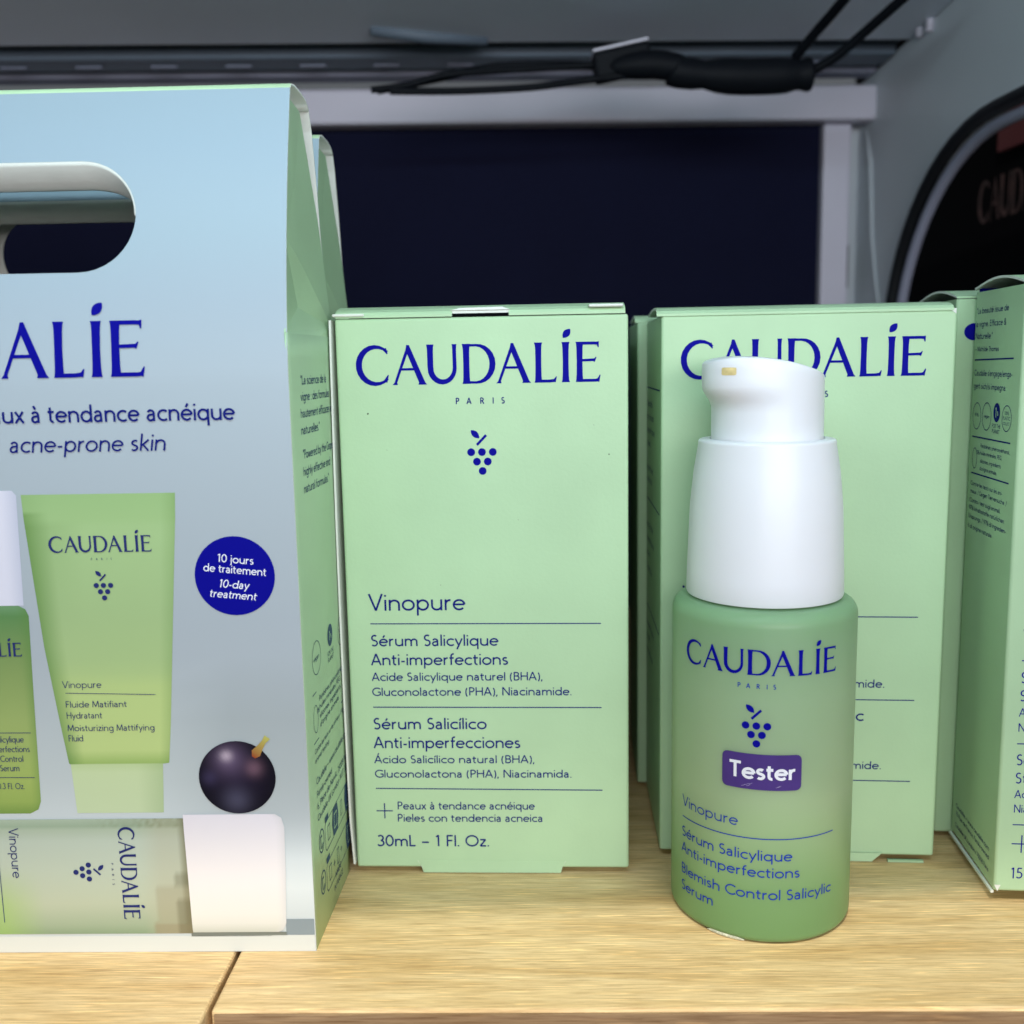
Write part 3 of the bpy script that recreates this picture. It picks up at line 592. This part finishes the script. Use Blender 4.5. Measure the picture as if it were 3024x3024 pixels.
def sheet(name, P, rows, mats, parent, hole=True, cols=None, flip=False, th=.0004):
    V, F, C_ = [], [], []
    zs = sorted(set(rows + ([HZ0+(HZ1-HZ0)*(.5-.5*math.cos(math.pi*k/20)) for k in range(21)] if hole else [])))
    us = [-1+k/10. for k in range(11)]
    for z0, z1 in zip(zs, zs[1:]):
        segs = [((-CW, 0), (-CW, 0))]
        if hole and z0 >= HZ0-1e-9 and z1 <= HZ1+1e-9:
            a0, a1 = hole_x(min(max(z0, HZ0), HZ1)), hole_x(min(max(z1, HZ0), HZ1))
            segs = [((-CW, a0[0]), (-CW, a1[0])), ((a0[1], 0), (a1[1], 0))]
        for (l0, r0), (l1, r1) in segs:
            K = 8
            for k in range(K):
                q = [(l0+(r0-l0)*k/K, z0), (l0+(r0-l0)*(k+1)/K, z0), (l1+(r1-l1)*(k+1)/K, z1), (l1+(r1-l1)*k/K, z1)]
                n = len(V); V += [(x, prof_at(P, z), z) for x, z in q]
                F.append((n, n+1, n+2, n+3) if not flip else (n+3, n+2, n+1, n))
                if cols: C_ += [cols(x, z) for x, z in q]
    o = put(name, V, F, mats, parent, cols=C_ or None)
    bm = bmesh.new(); bm.from_mesh(o.data); bmesh.ops.remove_doubles(bm, verts=bm.verts[:], dist=1e-6); bm.to_mesh(o.data); bm.free()
    md = o.modifiers.new('board', 'SOLIDIFY'); md.thickness = th; md.offset = -1; md.material_offset = 1; md.material_offset_rim = 1
    return o
def front_col(x, z):
    c = grad(SKY, z)
    p = max(0, min(1, (x+.020)/.004)) * max(0, min(1, (z-.018)/.006)) * max(0, min(1, (.058-z)/.010))   # soft pillar printed at the right
    c = mixc(c, tuple(q*.80 for q in c), p*.8)
    return c
rowsf = [-.0009, .0026, .0058, .008, .010, .012, .015, .018, .022, .026, .030, .034, .040, .046, .052, .058, .064, .072, .08, .09, .098, .105] + [.108+.05275*k/40 for k in range(41)]
def on_panel(px, py, h): return (px, prof_at(FRONT, py) - h, py)
KS = .9/31.5          # the side panel splays out a little towards the back
def carry(loc, label, prints):
    c = thing('carry_box', label, 'gift box', loc, -1.31, 'blue and green carry boxes with hand holes')
    sheet('front_panel', FRONT, rowsf, [M['print'], M['carton_white']], c, cols=front_col)
    sheet('back_panel', BACK, rowsf, [M['carton'], M['carton_white']], c, flip=True)
    # top band joining the two panels
    V, F = [], []
    prof = [(.0122, .16075), (.0132, .1617), (.016, .1622), (.022, .1621), (.0256, .1617), (.0272, .1611), (.0278, .1603)]
    for x in (-CW, 0.0): V += [(x, d, z) for d, z in prof]
    n = len(prof)
    for k in range(n-1): F.append((k, n+k, n+k+1, k+1))
    o = put('top_band', V, F, [M['carton'], M['carton_white']], c, smooth=True)
    md = o.modifiers.new('board', 'SOLIDIFY'); md.thickness = .0005; md.offset = -1; md.material_offset = 1; md.material_offset_rim = 1
    # white tongue folded back through the hand hole
    V, F = [], []; K = 18; r = (HZ1-HZ0)/2; zc = (HZ0+HZ1)/2
    pts = [(HC0+.0102*math.cos(R(a)), zc+r*math.sin(R(a))) for a in [180-90*k/K for k in range(K+1)]] + [(HC1+.0102*math.cos(R(a)), zc+r*math.sin(R(a))) for a in [90-90*k/K for k in range(K+1)]]
    for x, z in pts:
        d0 = prof_at(FRONT, z)+.0003; d1 = prof_at(BACK, z)-.0009; fz = max(0, (z-zc)/r); q = [0, .0004, .0012, .0024, .0036, .0044, .0048]
        V += [(x*(1-.0) - (1 if x > HC1 else -1 if x < HC0 else 0)*.0007*fz*j/6, d0+t, z+fz*(.0001, -.0005, -.0014, -.0025, -.0034, -.0038, -.0039)[j]) for j, t in enumerate(q)]
    for k in range(len(pts)-1):
        for j in range(6): F.append((k*7+j, k*7+j+1, k*7+j+8, k*7+j+7))
    o = put('handle_tongue', V, F, M['carton_white'], c, smooth=True)
    md = o.modifiers.new('board', 'SOLIDIFY'); md.thickness = .0004; md.offset = 1
    # side panels with their gussets
    for sx in (1, -1):
        X = lambda x: x if sx > 0 else -CW - x
        V, F, I = [], [], []
        zs = [-.0009, .02, .04, .06, .08, .095, .105, .112, .1165]
        for z in zs:
            for t in (0, .02, .06, .2, .4, .6, .8, .93, 1):
                d = t*(prof_at(BACK, z)-.0004)
                V.append((X(KS*d*1.0 + .0006*math.sin(math.pi*t)*(z/.12) + (-.0002 if t == 0 else 0)), d+.0003*(t == 0), z))
        for k in range(len(zs)-1):
            for j in range(8): F.append((k*9+j, k*9+j+1, k*9+j+10, k*9+j+9))
        if sx < 0: F = [tuple(reversed(f)) for f in F]
        o = put('side_panel', V, F, [M['carton'], M['carton_white']], c); auto_smooth(o, 30)
        md = o.modifiers.new('board', 'SOLIDIFY'); md.thickness = .0003; md.offset = -1; md.material_offset = 1
        topv = V[-9:]
        # gusset: A fold front, B fold back, C crease start on the front edge, T1/T2 top
        A = (X(-.0002), .0006, .1168); B = (X(KS*.038-.0002), .0374, .1185); Cc = (X(-.0004), prof_at(FRONT, .1335)+.0005, .1335)
        T1 = (X(-.0002), .0124, .1588); T2 = (X(-.0006), .0222, .1588)
        Dn = (X(-.0014), .0165, .1218); mid = (X(.0001), .0185, .1280); W = (X(.0001), .0316, .1395)
        Tm = (X(-.0003), .0130, .1430); m2 = (X(-.0001), .0110, .1312)
        V = [A, B, Cc, T1, T2, Dn, mid, W, Tm, m2] + list(topv)
        F = [(2, 9, 8), (9, 6, 8), (2, 8, 3), (8, 4, 3), (6, 7, 4, 8), (6, 1, 7), (2, 5, 9), (9, 5, 6), (0, 5, 2), (5, 1, 6), (0, 1, 5), tuple([10+j for j in range(9)] + [1, 0])]
        if sx < 0: F = [tuple(reversed(f)) for f in F]
        o = put('gusset', V, F, [M['carton'], M['carton_white']], c)
        md = o.modifiers.new('board', 'SOLIDIFY'); md.thickness = .0003; md.offset = -1; md.material_offset = 1
    mb = MB(); mb.box(-CW+.001, .001, -.0006, -.001, .030, .0004); mb.build('base_flap', M['carton_white'], c)
    if not prints: return c
    a = Art(); a.logo(-86.3, 109.4, 9.85); a.place(on_panel, 'brand_lettering', M['ink'], c, 3)
    a = Art(); a.text('à tendance acnéique', -46.4, 101.45, 3.15, width=36.4, w=.125); a.text('Peaux', -58, 101.45, 3.15, width=10.1, w=.125)
    a.text('acne-prone skin', -50.9, 96.15, 3.1, width=28.1, w=.105, shear=.16); a.text('for', -57.0, 96.15, 3.1, w=.105, shear=.16, xs=.8)
    a.place(on_panel, 'headline_text', M['ink_text'], c, 3)
    # printed photograph: tube, bottle, lying bottle, grape (flat ink on the carton)
    def patch(name, rows, colf, layer, K=22, gname=None):
        V, F, C_ = [], [], []
        for z, l, r_ in rows:
            for k in range(K+1):
                x = l+(r_-l)*k/K; V.append(on_panel(x*.001, z*.001, .00006+layer*.00005)); C_.append(colf(k/K, z, x))
        for j in range(len(rows)-1):
            for k in range(K): q = j*(K+1)+k; F.append((q, q+1, q+K+2, q+K+1))
        return put(name, V, F, M['print'], c, cols=C_)
    def lerp_rows(keys, n=4):
        out = []
        for (z0, l0, r0), (z1, l1, r1) in zip(keys, keys[1:]):
            for k in range(n): t = k/n; out.append((z0+(z1-z0)*t, l0+(l1-l0)*t, r0+(r1-r0)*t))
        out.append(keys[-1]); return out
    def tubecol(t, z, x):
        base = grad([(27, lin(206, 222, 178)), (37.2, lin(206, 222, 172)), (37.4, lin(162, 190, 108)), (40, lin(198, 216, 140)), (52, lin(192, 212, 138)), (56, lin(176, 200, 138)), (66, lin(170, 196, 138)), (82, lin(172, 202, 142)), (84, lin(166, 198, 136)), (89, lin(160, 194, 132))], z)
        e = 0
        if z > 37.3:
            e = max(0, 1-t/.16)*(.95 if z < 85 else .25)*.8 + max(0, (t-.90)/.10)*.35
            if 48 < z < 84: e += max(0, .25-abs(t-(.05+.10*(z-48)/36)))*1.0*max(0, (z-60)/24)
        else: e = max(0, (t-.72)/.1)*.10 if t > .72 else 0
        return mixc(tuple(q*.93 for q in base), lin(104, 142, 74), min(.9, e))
    tr = lerp_rows([(27.6, -44.2, -27.7), (37.25, -44.7, -27.2), (37.45, -45.0, -26.0), (45, -46.0, -25.2), (60, -47.8, -23.9), (75, -48.9, -22.6), (84, -49.55, -21.8), (88.5, -49.7, -21.55)], 6)
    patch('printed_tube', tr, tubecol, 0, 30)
    def botcol(t, z, x):
        base = grad([(27.5, lin(122, 152, 76)), (31, lin(164, 184, 98)), (45, lin(158, 176, 106)), (58, lin(128, 152, 92)), (66, lin(96, 138, 84)), (67.5, lin(110, 150, 104))], z)
        return mixc(base, lin(96, 136, 70), max(0, (x+52.5)/2.6)*.7 if x > -52.5 else 0)
    patch('printed_bottle', lerp_rows([(27.6, -70, -53.2), (28.4, -70, -51.6), (30, -70, -51.0), (50, -70, -50.6), (66, -70, -50.2), (67.3, -70, -50.7), (68.0, -70, -52.0)], 5), botcol, 0)
    patch('printed_pump_cap', lerp_rows([(68.0, -67, -50.95), (88.4, -67, -50.55), (89.3, -67, -51.3)], 5), lambda t, z, x: mixc(lin(222, 220, 232), lin(196, 198, 214), max(0, (x+53.5)/3)), 0)
    def lycol(t, z, x):
        base = grad([(3, lin(92, 130, 70)), (5, lin(138, 160, 118)), (9, lin(176, 186, 152)), (16, lin(186, 200, 176)), (22, lin(190, 206, 186)), (24.4, lin(170, 190, 158)), (25, lin(140, 170, 132)), (26.3, lin(168, 190, 160))], z)
        base = mixc(base, lin(186, 190, 182), .35); g = max(0, min(1, (-52-x)/8))*max(0, min(1, (17-z)/8)); base = mixc(base, lin(150, 186, 92), g*.6)
        w = max(0, min(1, (x+33)/4)); base = mixc(base, lin(182, 178, 152), w*.45)
        e = max(0, (x+25.4)/1.6); base = mixc(base, lin(112, 108, 78), min(.75, e))
        if x > -30.6 and z < 13.2: base = mixc(base, lin(150, 140, 112), .35 + (.35 if z < 4.9 else 0))
        if z > 24.6 and x > -44: base = mixc(base, lin(120, 122, 84), (.5+.5*math.sin(x*9.1+z*7)*math.sin(x*3.7))*.55*min(1, (x+44)/14))
        if x > -26.4 and (z < 9.5 or 12 < z < 16): base = mixc(base, lin(88, 82, 54), .4)
        return base
    patch('printed_lying_bottle', lerp_rows([(3.0, -70, -23.6), (8, -70, -23.7), (20, -70, -24.0), (26.4, -70, -24.1)], 9), lycol, 1, 60)
    def capcol(t, z, x):
        base = grad([(3.2, lin(196, 198, 186)), (5.5, lin(228, 226, 218)), (14, lin(238, 232, 230)), (27, lin(234, 228, 234))], z)
        return mixc(base, lin(214, 212, 212), max(0, (t-.93)/.07)*.7)
    patch('printed_cap', lerp_rows([(3.2, -23.6, -7.0), (3.7, -23.65, -6.1), (5, -23.7, -5.5), (15, -23.9, -5.1), (24.5, -24.1, -4.9), (26.4, -24.1, -5.4), (27.15, -24.1, -6.6)], 5), capcol, 2)
    V, F, C_ = [], [], []; gx, gz_, gr = -13.3, 34.45, 7.25; NR, NA = 16, 48      # the grape
    for i in range(NR+1):
        for j in range(NA):
            an = 2*math.pi*j/NA; q = i/NR; x, z = gx+gr*q*math.cos(an)*1.0, gz_+gr*q*math.sin(an)*.985
            V.append(on_panel(x*.001, z*.001, .00006+.0001)); dx, dz = (x-gx)/gr, (z-gz_)/gr
            cc = mixc(lin(32, 24, 46), lin(15, 12, 25), q)
            def spot(px, pz, s, col, k): 
                global_k = k*math.exp(-(((dx-px)**2+(dz-pz)**2)/s**2)); return col, global_k
            for col, k in (spot(-.25, .58, .14, lin(240, 222, 228), .95), spot(-.2, .5, .42, lin(120, 100, 132), .6), spot(.45, .25, .22, lin(150, 112, 128), .45), spot(-.05, -.62, .35, lin(104, 102, 128), .4), spot(-.72, 0, .2, lin(70, 62, 96), .5)): cc = mixc(cc, col, k)
            C_.append(cc)
    for i in range(NR):
        for j in range(NA): F.append((i*NA+j, i*NA+(j+1) % NA, (i+1)*NA+(j+1) % NA, (i+1)*NA+j))
    put('printed_grape', V, F, M['print'], c, cols=C_)
    V, F, C_ = [], [], []
    for k, (x, z, w_) in enumerate(((-10.0, 38.4, .35), (-9.5, 39.2, .95), (-8.7, 40.3, .60), (-7.9, 41.4, .42), (-7.2, 42.3, .62))):
        for s_ in (-1, 1): V.append(on_panel((x+s_*w_*.8)*.001, (z-s_*w_*.6)*.001, .00006+.00016)); C_.append(mixc(lin(150, 66, 38), lin(190, 186, 98), k/4))
    for k in range(4): F.append((2*k, 2*k+1, 2*k+3, 2*k+2))
    put('printed_stalk', V, F, M['print'], c, cols=C_)
    V, F, C_ = [], [], []       # strips under the cap
    for z0, z1, x0, x1, col in ((2.6, 5.8, -5.6, -.15, lin(138, 150, 156)), (2.3, 3.2, -24, -5.4, lin(120, 126, 118)), (-.8, 2.5, -CW*1000, -.1, lin(212, 216, 212))):
        n = len(V); V += [on_panel(x*.001, z*.001, .00008) for x, z in ((x0, z0), (x1, z0), (x1, z1), (x0, z1))]; F.append((n, n+1, n+2, n+3)); C_ += [col]*4
    put('printed_ledge', V, F, M['print'], c, cols=C_)
    a = Art(); a.disc(-11.55, 73.05, 7.35, n=56); a.place(on_panel, 'printed_badge', M['ink'], c, 1)
    a = Art()
    a.text('10 jours', -14.55, 75.72, 1.5, width=6.5, w=.12, rot=-5.5); a.text('de traitement', -17.2, 74.05, 1.5, width=11.4, w=.12, rot=-5.5)
    a.text('10-day', -14.6, 71.0, 1.5, width=5.4, w=.12, shear=.17, rot=-5.0); a.text('treatment', -16.4, 69.25, 1.5, width=8.5, w=.12, shear=.17, rot=-5.5)
    a.place(on_panel, 'badge_text', M['white_ink'], c, 2)
    a = Art(); a.logo(-45.3, 77.8, 3.05); a.emblem(-35.8, 71.62, 1.33)
    for ch, px in zip('PARIS', (-37.7, -36.8, -35.8, -34.8, -34.1)): a.text(ch, px, 76.35, .4, w=.13)
    a.text('Vinopure', -44.9, 52.2, 1.35, width=7.2, w=.09); a.rule(-44.5, 51.25, -27.6, 50.8, .12)
    for t, y, w_ in (('Fluide Matifiant', 48.45, 11.4), ('Hydratant', 46.3, 6.6), ('Moisturizing Mattifying', 43.85, 16.3), ('Fluid', 41.85, 2.7)): a.text(t, -44.6, y, 1.25, width=w_, w=.1)
    for t, y, xr, cp in (('Sérum Salicylique', 41.75, -53.2, 1.25), ('Anti-imperfections', 39.85, -52.25, 1.25), ('Blemish Control', 37.95, -53.6, 1.25), ('Salicylic Serum', 36.1, -54.5, 1.25), ('10mL – 0.3 Fl. Oz.', 32.55, -53.8, 1.2)): a.text(t, 0, y, cp, right=xr, w=.1, xs=.86)
    a.rule(-68, 43.7, -51.7, 43.6, .12); a.rule(-68, 34.95, -51.7, 34.8, .12); a.logo(-68.2, 58.4, 2.62); a.emblem(-58.5, 53.5, 1.3)
    a.logo(-36.75, 24.75, 3.15, rot=-90, xs=.96); a.emblem(-42.9, 15.75, 1.42, rot=-90)
    a.text('PARIS', -38.5, 17.5, .42, width=4.4, w=.13, rot=-90, track=1.2); a.text('Vinopure', -57.7, 24.6, 1.9, width=9.9, w=.09, rot=-90)
    a.rule(-60.1, 25, -60.1, 5.5, .13)
    a.place(on_panel, 'artwork_text', M['ink_print'], c, 3)
    # right-hand side: small print
    def on_side(px, py, h):
        d = px; t = d/(prof_at(BACK, py)-.0004); return (KS*d + .0006*math.sin(math.pi*min(1, max(0, t)))*(py/.12) + h, d, py)
    s_ = Art()
    for t, x, y, cp, xr in (('"La science de la', 7.4, 107.3, 1.7, 27), ('vigne : des formules', 6.8, 104.3, 1.7, 29.5), ('hautement efficaces et', 6.4, 101.2, 1.7, 32.2), ('naturelles."', 6.2, 98.1, 1.7, 19.5), ('"Powered by the Grape:', 6.9, 93.6, 1.7, 32.0), ('highly effective and', 6.5, 90.4, 1.7, 28.0), ('natural formulas."', 6.3, 87.2, 1.7, 26),
        ('vegan', 7.5, 54.2, .95, 11.6), ('FOR THE', 18.6, 52.0, .95, 24), ('PLANET', 18.9, 50.7, .95, 24), ('100%', 30.2, 55.4, .8, 33.2), ('PLASTIC', 29.9, 54.1, .8, 33.6), ('COLLECT', 30.2, 52.8, .8, 33.2),
        ('Parabènes, phénoxyéthanol,', 10.5, 45.6, 1.05, 33.5), ('huiles minérales, PEG,', 10.5, 43.9, 1.05, 29.5), ('silicones, ingrédients', 10.4, 42.1, 1.05, 29.5), ("d'origine animale.", 10.4, 40.3, 1.05, 27.5), ('0%', 8.6, 43.6, 1.0, 10.2), ('Contre les tests sur les animaux. / Against', 5.6, 36.4, 1.05, 34), ('animal testing.', 5.6, 34.6, 1.05, 17.0),
        ('Caudalie – www.caudalie.com', 5.8, 30.2, 1.35, 34), ('Family-owned.', 5.7, 27.6, 1.3, 18.5), ('6, Place de Narvik, 75008 Paris', 5.7, 25.2, 1.3, 33.8), ('Caudalie UK London W1T 3DN', 5.6, 22.8, 1.3, 33.8), ('MADE', 18.0, 4.6, 1.2, 23), ('IN FRANCE', 16.5, 2.3, 1.2, 24.5)):
        s_.text(t, x, y, cp, width=xr-x, w=.12)
    for x0, x1, y in ((5.7, 36, 48.1), (5.3, 35.5, 38.6)): s_.rule(x0, y, x1, y, .22)
    s_.ring(9.7, 54.6, 3.2, 3.3, .16); s_.ring(31.6, 54.2, 2.9, 3.1, .16); s_.ring(7.4, 43.0, 1.7, 2.7, .15); s_.disc(21.3, 56.0, 2.2, 2.3)
    for yb_ in (16.9, 8.2):
        s_.ribbon([(11.4, yb_-3), (33.3, yb_-3), (33.9, yb_-2.2), (33.9, yb_+2.2), (33.3, yb_+3), (11.4, yb_+3), (10.6, yb_+2.2), (10.6, yb_-2.2), (11.4, yb_-3)], .09)
        s_.ring(7.6, yb_+1.0, 1.9, 2.3, .3); s_.poly([(29.5, yb_-2.9), (33.4, yb_-2.9), (33.7, yb_-2.2), (33.7, yb_+2.2), (33.4, yb_+2.9), (29.5, yb_+2.9), (28.6, yb_)], 1)
        s_.poly([(10.7, yb_+3.1), (13.5, yb_+3.1), (13.5, yb_+4.3), (10.7, yb_+4.3)], 1); s_.ribbon([(12.8, yb_-1.5), (14.6, yb_-1.5), (14.6, yb_+1.5), (12.8, yb_+1.5), (12.8, yb_-1.5)], .1)
        s_.ribbon([(6.9, yb_-.4), (6.9, yb_+2.0), (7.9, yb_+2.0)], .2, 1); s_.ribbon([(7.6, yb_-.6), (8.6, yb_+.2)], .2, 1)
    s_.poly([(17.5, 14.0), (21.5, 14.0), (22.4, 16.9), (21.5, 19.8), (17.5, 19.8), (16.6, 16.9)], 1)
    s_.ribbon([(24.6, 15.3), (26.0, 15.3), (26.0, 18.4), (24.6, 18.4), (24.6, 15.3)], .1); s_.ribbon([(16.6, 8.2), (18.0, 8.2)], .1); s_.ribbon([(17.3, 7.5), (17.3, 8.9)], .1, 1); s_.ribbon([(20, 6.6), (21.5, 6.6), (21.5, 9.8), (20, 9.8), (20, 6.6)], .1); s_.ribbon([(23.2, 8.2), (24.6, 8.2)], .1); s_.ribbon([(23.9, 7.5), (23.9, 8.9)], .1, 1)
    s_.place(on_side, 'side_text', M['ink_small'], c)
    s_ = Art(); s_.text('1', 20.4, 55.0, 2.0, w=.17, xs=.8); s_.text('%', 21.6, 55.3, .9, w=.17, xs=.7)
    s_.place(on_side, 'planet_mark', M['carton'], c, 1); s_ = Art()
    s_.ribbon([(18.2, 15.4), (18.2, 18.4), (20.6, 18.4), (20.6, 15.4), (18.2, 15.4)], .12); s_.ribbon([(30.4, 14.8), (32.4, 14.8), (32.6, 18.8)], .12); s_.ribbon([(30.3, 6.3), (30.3, 10.1), (32.6, 10.1), (32.6, 6.3), (30.3, 6.3)], .12)
    s_.place(on_side, 'recycling_mark', M['carton'], c, 1)
    return c
carry((-.0392, .1833, 0), 'large blue and green carry box with printed products, in front at left', True)
carry((-.0418, .2262, 0), 'blue and green carry box half hidden directly behind the printed one', False)

# ------------------------------------------------------------------ the tester pump bottle
AX, AY, BR = .0500, .2003, .0180
bt = thing('pump_bottle', 'frosted green tester bottle with white pump cap in front of a carton', 'bottle', (AX, AY, 0))
def lathe(name, prof, material, parent, seg=96):
    V, F = [], []
    for r_, z in prof:
        for j in range(seg): an = 2*math.pi*j/seg; V.append((r_*math.sin(an), -r_*math.cos(an), z))
    for k in range(len(prof)-1):
        for j in range(seg): F.append((k*seg+j, k*seg+(j+1) % seg, (k+1)*seg+(j+1) % seg, (k+1)*seg+j))
    F.append(tuple(reversed(range(seg)))); F.append(tuple((len(prof)-1)*seg+j for j in range(seg)))
    o = put(name, V, F, material, parent); auto_smooth(o, 38); return o
def arc(cx, cz_, r_, a0, a1, n=6): return [(cx+r_*math.cos(R(a0+(a1-a0)*k/n)), cz_+r_*math.sin(R(a0+(a1-a0)*k/n))) for k in range(n+1)]
prof = [(.0156, -.0005), (.0162, -.0009)] + arc(BR-.0016, .0007, .0016, -80, 0, 6) + [(BR, .010), (BR, .03), (BR, .05), (BR, .0612)] + arc(BR-.0030, .0612, .0030, 12, 86, 7) + [(.0140, .0645)]
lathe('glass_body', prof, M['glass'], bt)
lathe('collar', [(.0145, .0646), (.01518, .06465), (.01530, .0650), (.0152, .0690), (.0147, .0820), (.0140, .0890), (.01318, .0940)] + arc(.01256, .0945, .0006, 0, 88, 5) + [(.0110, .0952), (.0109, .0938)], M['cap'], bt)
# actuator: round button with a spout lobe and slanted top
SD_ = R(-64.)
def actr():
    V, F = [], []; seg = 96
    def lobe(an):
        d = (an-SD_+math.pi) % (2*math.pi)-math.pi; return math.exp(-(d/R(44))**2)
    def gz_(z): 
        t = max(0, min(1, (z-.1010)/.0045)); return t*t*(3-2*t)
    def Rr(an, z): return .01070 - .0001*max(0, (z-.100)/.01) + .0030*lobe(an)*gz_(z)
    def ztop(x, y):
        return .1109 - 10.2*max(0, x+.0080)**2 - 30*min(0, x+.0080)**2
    rings = [('z', z) for z in (.0940, .0975, .1005, .1015, .1025, .1035, .1045, .1055)] + [('t', t) for t in (.35, .7)] + [('e', e) for e in range(5)] + [('c', s) for s in (.75, .5, .25)]
    for kind, q in rings:
        for j in range(seg):
            an = 2*math.pi*j/seg
            def pt(r_): return r_*math.sin(an), -r_*math.cos(an)
            if kind == 'z': z = q; r_ = Rr(an, z); x, y = pt(r_); z = min(z, ztop(x, y)-.0012)
            elif kind == 't': r_ = Rr(an, .1065); x, y = pt(r_); zt = ztop(x, y)-.0008; z = .1055+(zt-.1055)*q if zt > .1055 else zt
            elif kind == 'e':
                r0 = Rr(an, .1065); a_ = R(18*(q+1)); r_ = r0-.0008*(1-math.cos(a_)); x0, y0 = pt(r0); z = ztop(x0, y0)-.0008+.0008*math.sin(a_); x, y = pt(r_)
            else: r_ = (Rr(an, .1065)-.0008)*q; x, y = pt(r_); z = ztop(x, y)+.0003*(1-q*q)
            V.append((x, y, z))
    n = len(rings)
    for k in range(n-1):
        for j in range(seg): F.append((k*seg+j, k*seg+(j+1) % seg, (k+1)*seg+(j+1) % seg, (k+1)*seg+j))
    F.append(tuple((n-1)*seg+j for j in range(seg)))
    o = put('pump_head', V, F, M['cap'], bt); auto_smooth(o, 50)
    # outlet with dried serum
    HV, HF = [], []
    for ring in range(4):
        for k in range(24):
            an = 2*math.pi*k/24; g = ring/3
            u_ = R(6.2)*g*max(-1, min(1, 1.3*math.cos(an))); w_ = .00072*g*max(-1, min(1, 1.3*math.sin(an)))
            an2 = R(-46)+u_; r_ = Rr(an2, .1075)+.00012-.00008*g; HV.append((r_*math.sin(an2), -r_*math.cos(an2), .1083+w_))
    for ring in range(3):
        for k in range(24): HF.append((ring*24+k, (ring+1)*24+k, (ring+1)*24+(k+1) % 24, ring*24+(k+1) % 24))
    put('outlet', HV, HF, M['nozzle'], bt)
actr()
def on_glass(px, py, h):   # px = arc length from the -y direction
    an = px/BR; r_ = BR+h; return (r_*math.sin(an), -r_*math.cos(an), py)
k_ = BR*1000*math.pi/180
def mm(deg): return deg*k_
a = Art(); a.logo(mm(-66.3), 52.6, 4.85, xs=(mm(99.7)/6.173)/4.85); a.emblem(mm(-16.8), 42.86, mm(6.3))
b_ = Art(); [b_.text(ch, mm(px), 50.05, .92, w=.16) for ch, px in zip('PARIS', (-28.0, -22.9, -16.9, -11.2, -7.4))]
a.place(on_glass, 'brand_lettering', M['ink'], bt)
b_.text('Vinopure', mm(-69.6), 22.75, 2.25, width=mm(42.5), w=.09); b_.rule(mm(-69.8), 20.4, mm(35.1), 20.85, .2, 40)
b_.text('Sérum Salicylique', mm(-70), 16.3, 2.1, width=mm(75.6), w=.11); b_.text('Anti-imperfections', mm(-70.4), 12.9, 2.1, width=mm(81), w=.11)
b_.text('Blemish Control Salicylic', mm(-70.3), 8.45, 2.1, width=mm(104.8), w=.11); b_.text('Serum', mm(-70.2), 4.9, 2.1, width=mm(27.7), w=.11)
M['ink_glass'] = mat('blue_screen_print', lin(28, 56, 160), .5, spec=.1)
b_.place(on_glass, 'product_text', M['ink_glass'], bt)
# purple sticker
V, F = [], []; x0, x1, z0, z1, r_ = mm(-36.9), mm(10.3), 30.4, 37.35, 1.0; K = 24
def edge(x):
    d = min(x-x0, x1-x); return 0 if d >= r_ else r_-math.sqrt(max(0, r_*r_-(r_-d)**2))
xs = [x0+(x1-x0)*(.5-.5*math.cos(math.pi*k/K)) for k in range(K+1)]
for x in xs:
    e = min(edge(x), 3.4); V += [on_glass(x*.001, (z0+e)*.001, .00002), on_glass(x*.001, (z0+e)*.001, .00014), on_glass(x*.001, (z1-e)*.001, .00014), on_glass(x*.001, (z1-e)*.001, .00002)]
for k in range(K):
    for j in range(3): F.append((k*4+j, k*4+4+j, k*4+5+j, k*4+1+j))
stk = put('tester_sticker', V, F, M['purple'], bt)
a = Art(); a.text('Tester', mm(-31.9), 32.55, 3.12, width=mm(38.2), w=.17); a.place(on_glass, 'sticker_text', M['white_ink'], stk, 0, .0002)
a = Art()
for x, y, l in ((-25, 30.95, .8), (-23, 31.25, .9), (-22, 31.0, .7), (-20.5, 31.4, .6), (-5, 31.0, .7), (-3.5, 31.1, .5)): a.ribbon([(mm(x), y), (mm(x)+l*.5, y+.12), (mm(x)+l, y+.33)], .045)
M['scuff'] = mat('pale_scuff', lin(150, 138, 184), .5); a.place(on_glass, 'sticker_scuff', M['scuff'], stk, 0, .0002)
V, F = [], []
for k in range(13):
    t = k/12; an = R(-47+25*t); w_ = .00045*math.sin(math.pi*t)**.6
    for rr, z in ((BR-.0010, -.0007), (BR-.0004+w_*.5, -.0008), (BR-.0003+w_*.35, -.0006+w_*.5), (BR-.0003, -.0005+w_*1.0)): V.append((rr*math.sin(an), -rr*math.cos(an), z))
for k in range(12):
    for j in range(3): F.append((k*4+j, k*4+4+j, k*4+5+j, k*4+1+j))
put('dried_smear', V, F, M['smear'], bt, smooth=True)
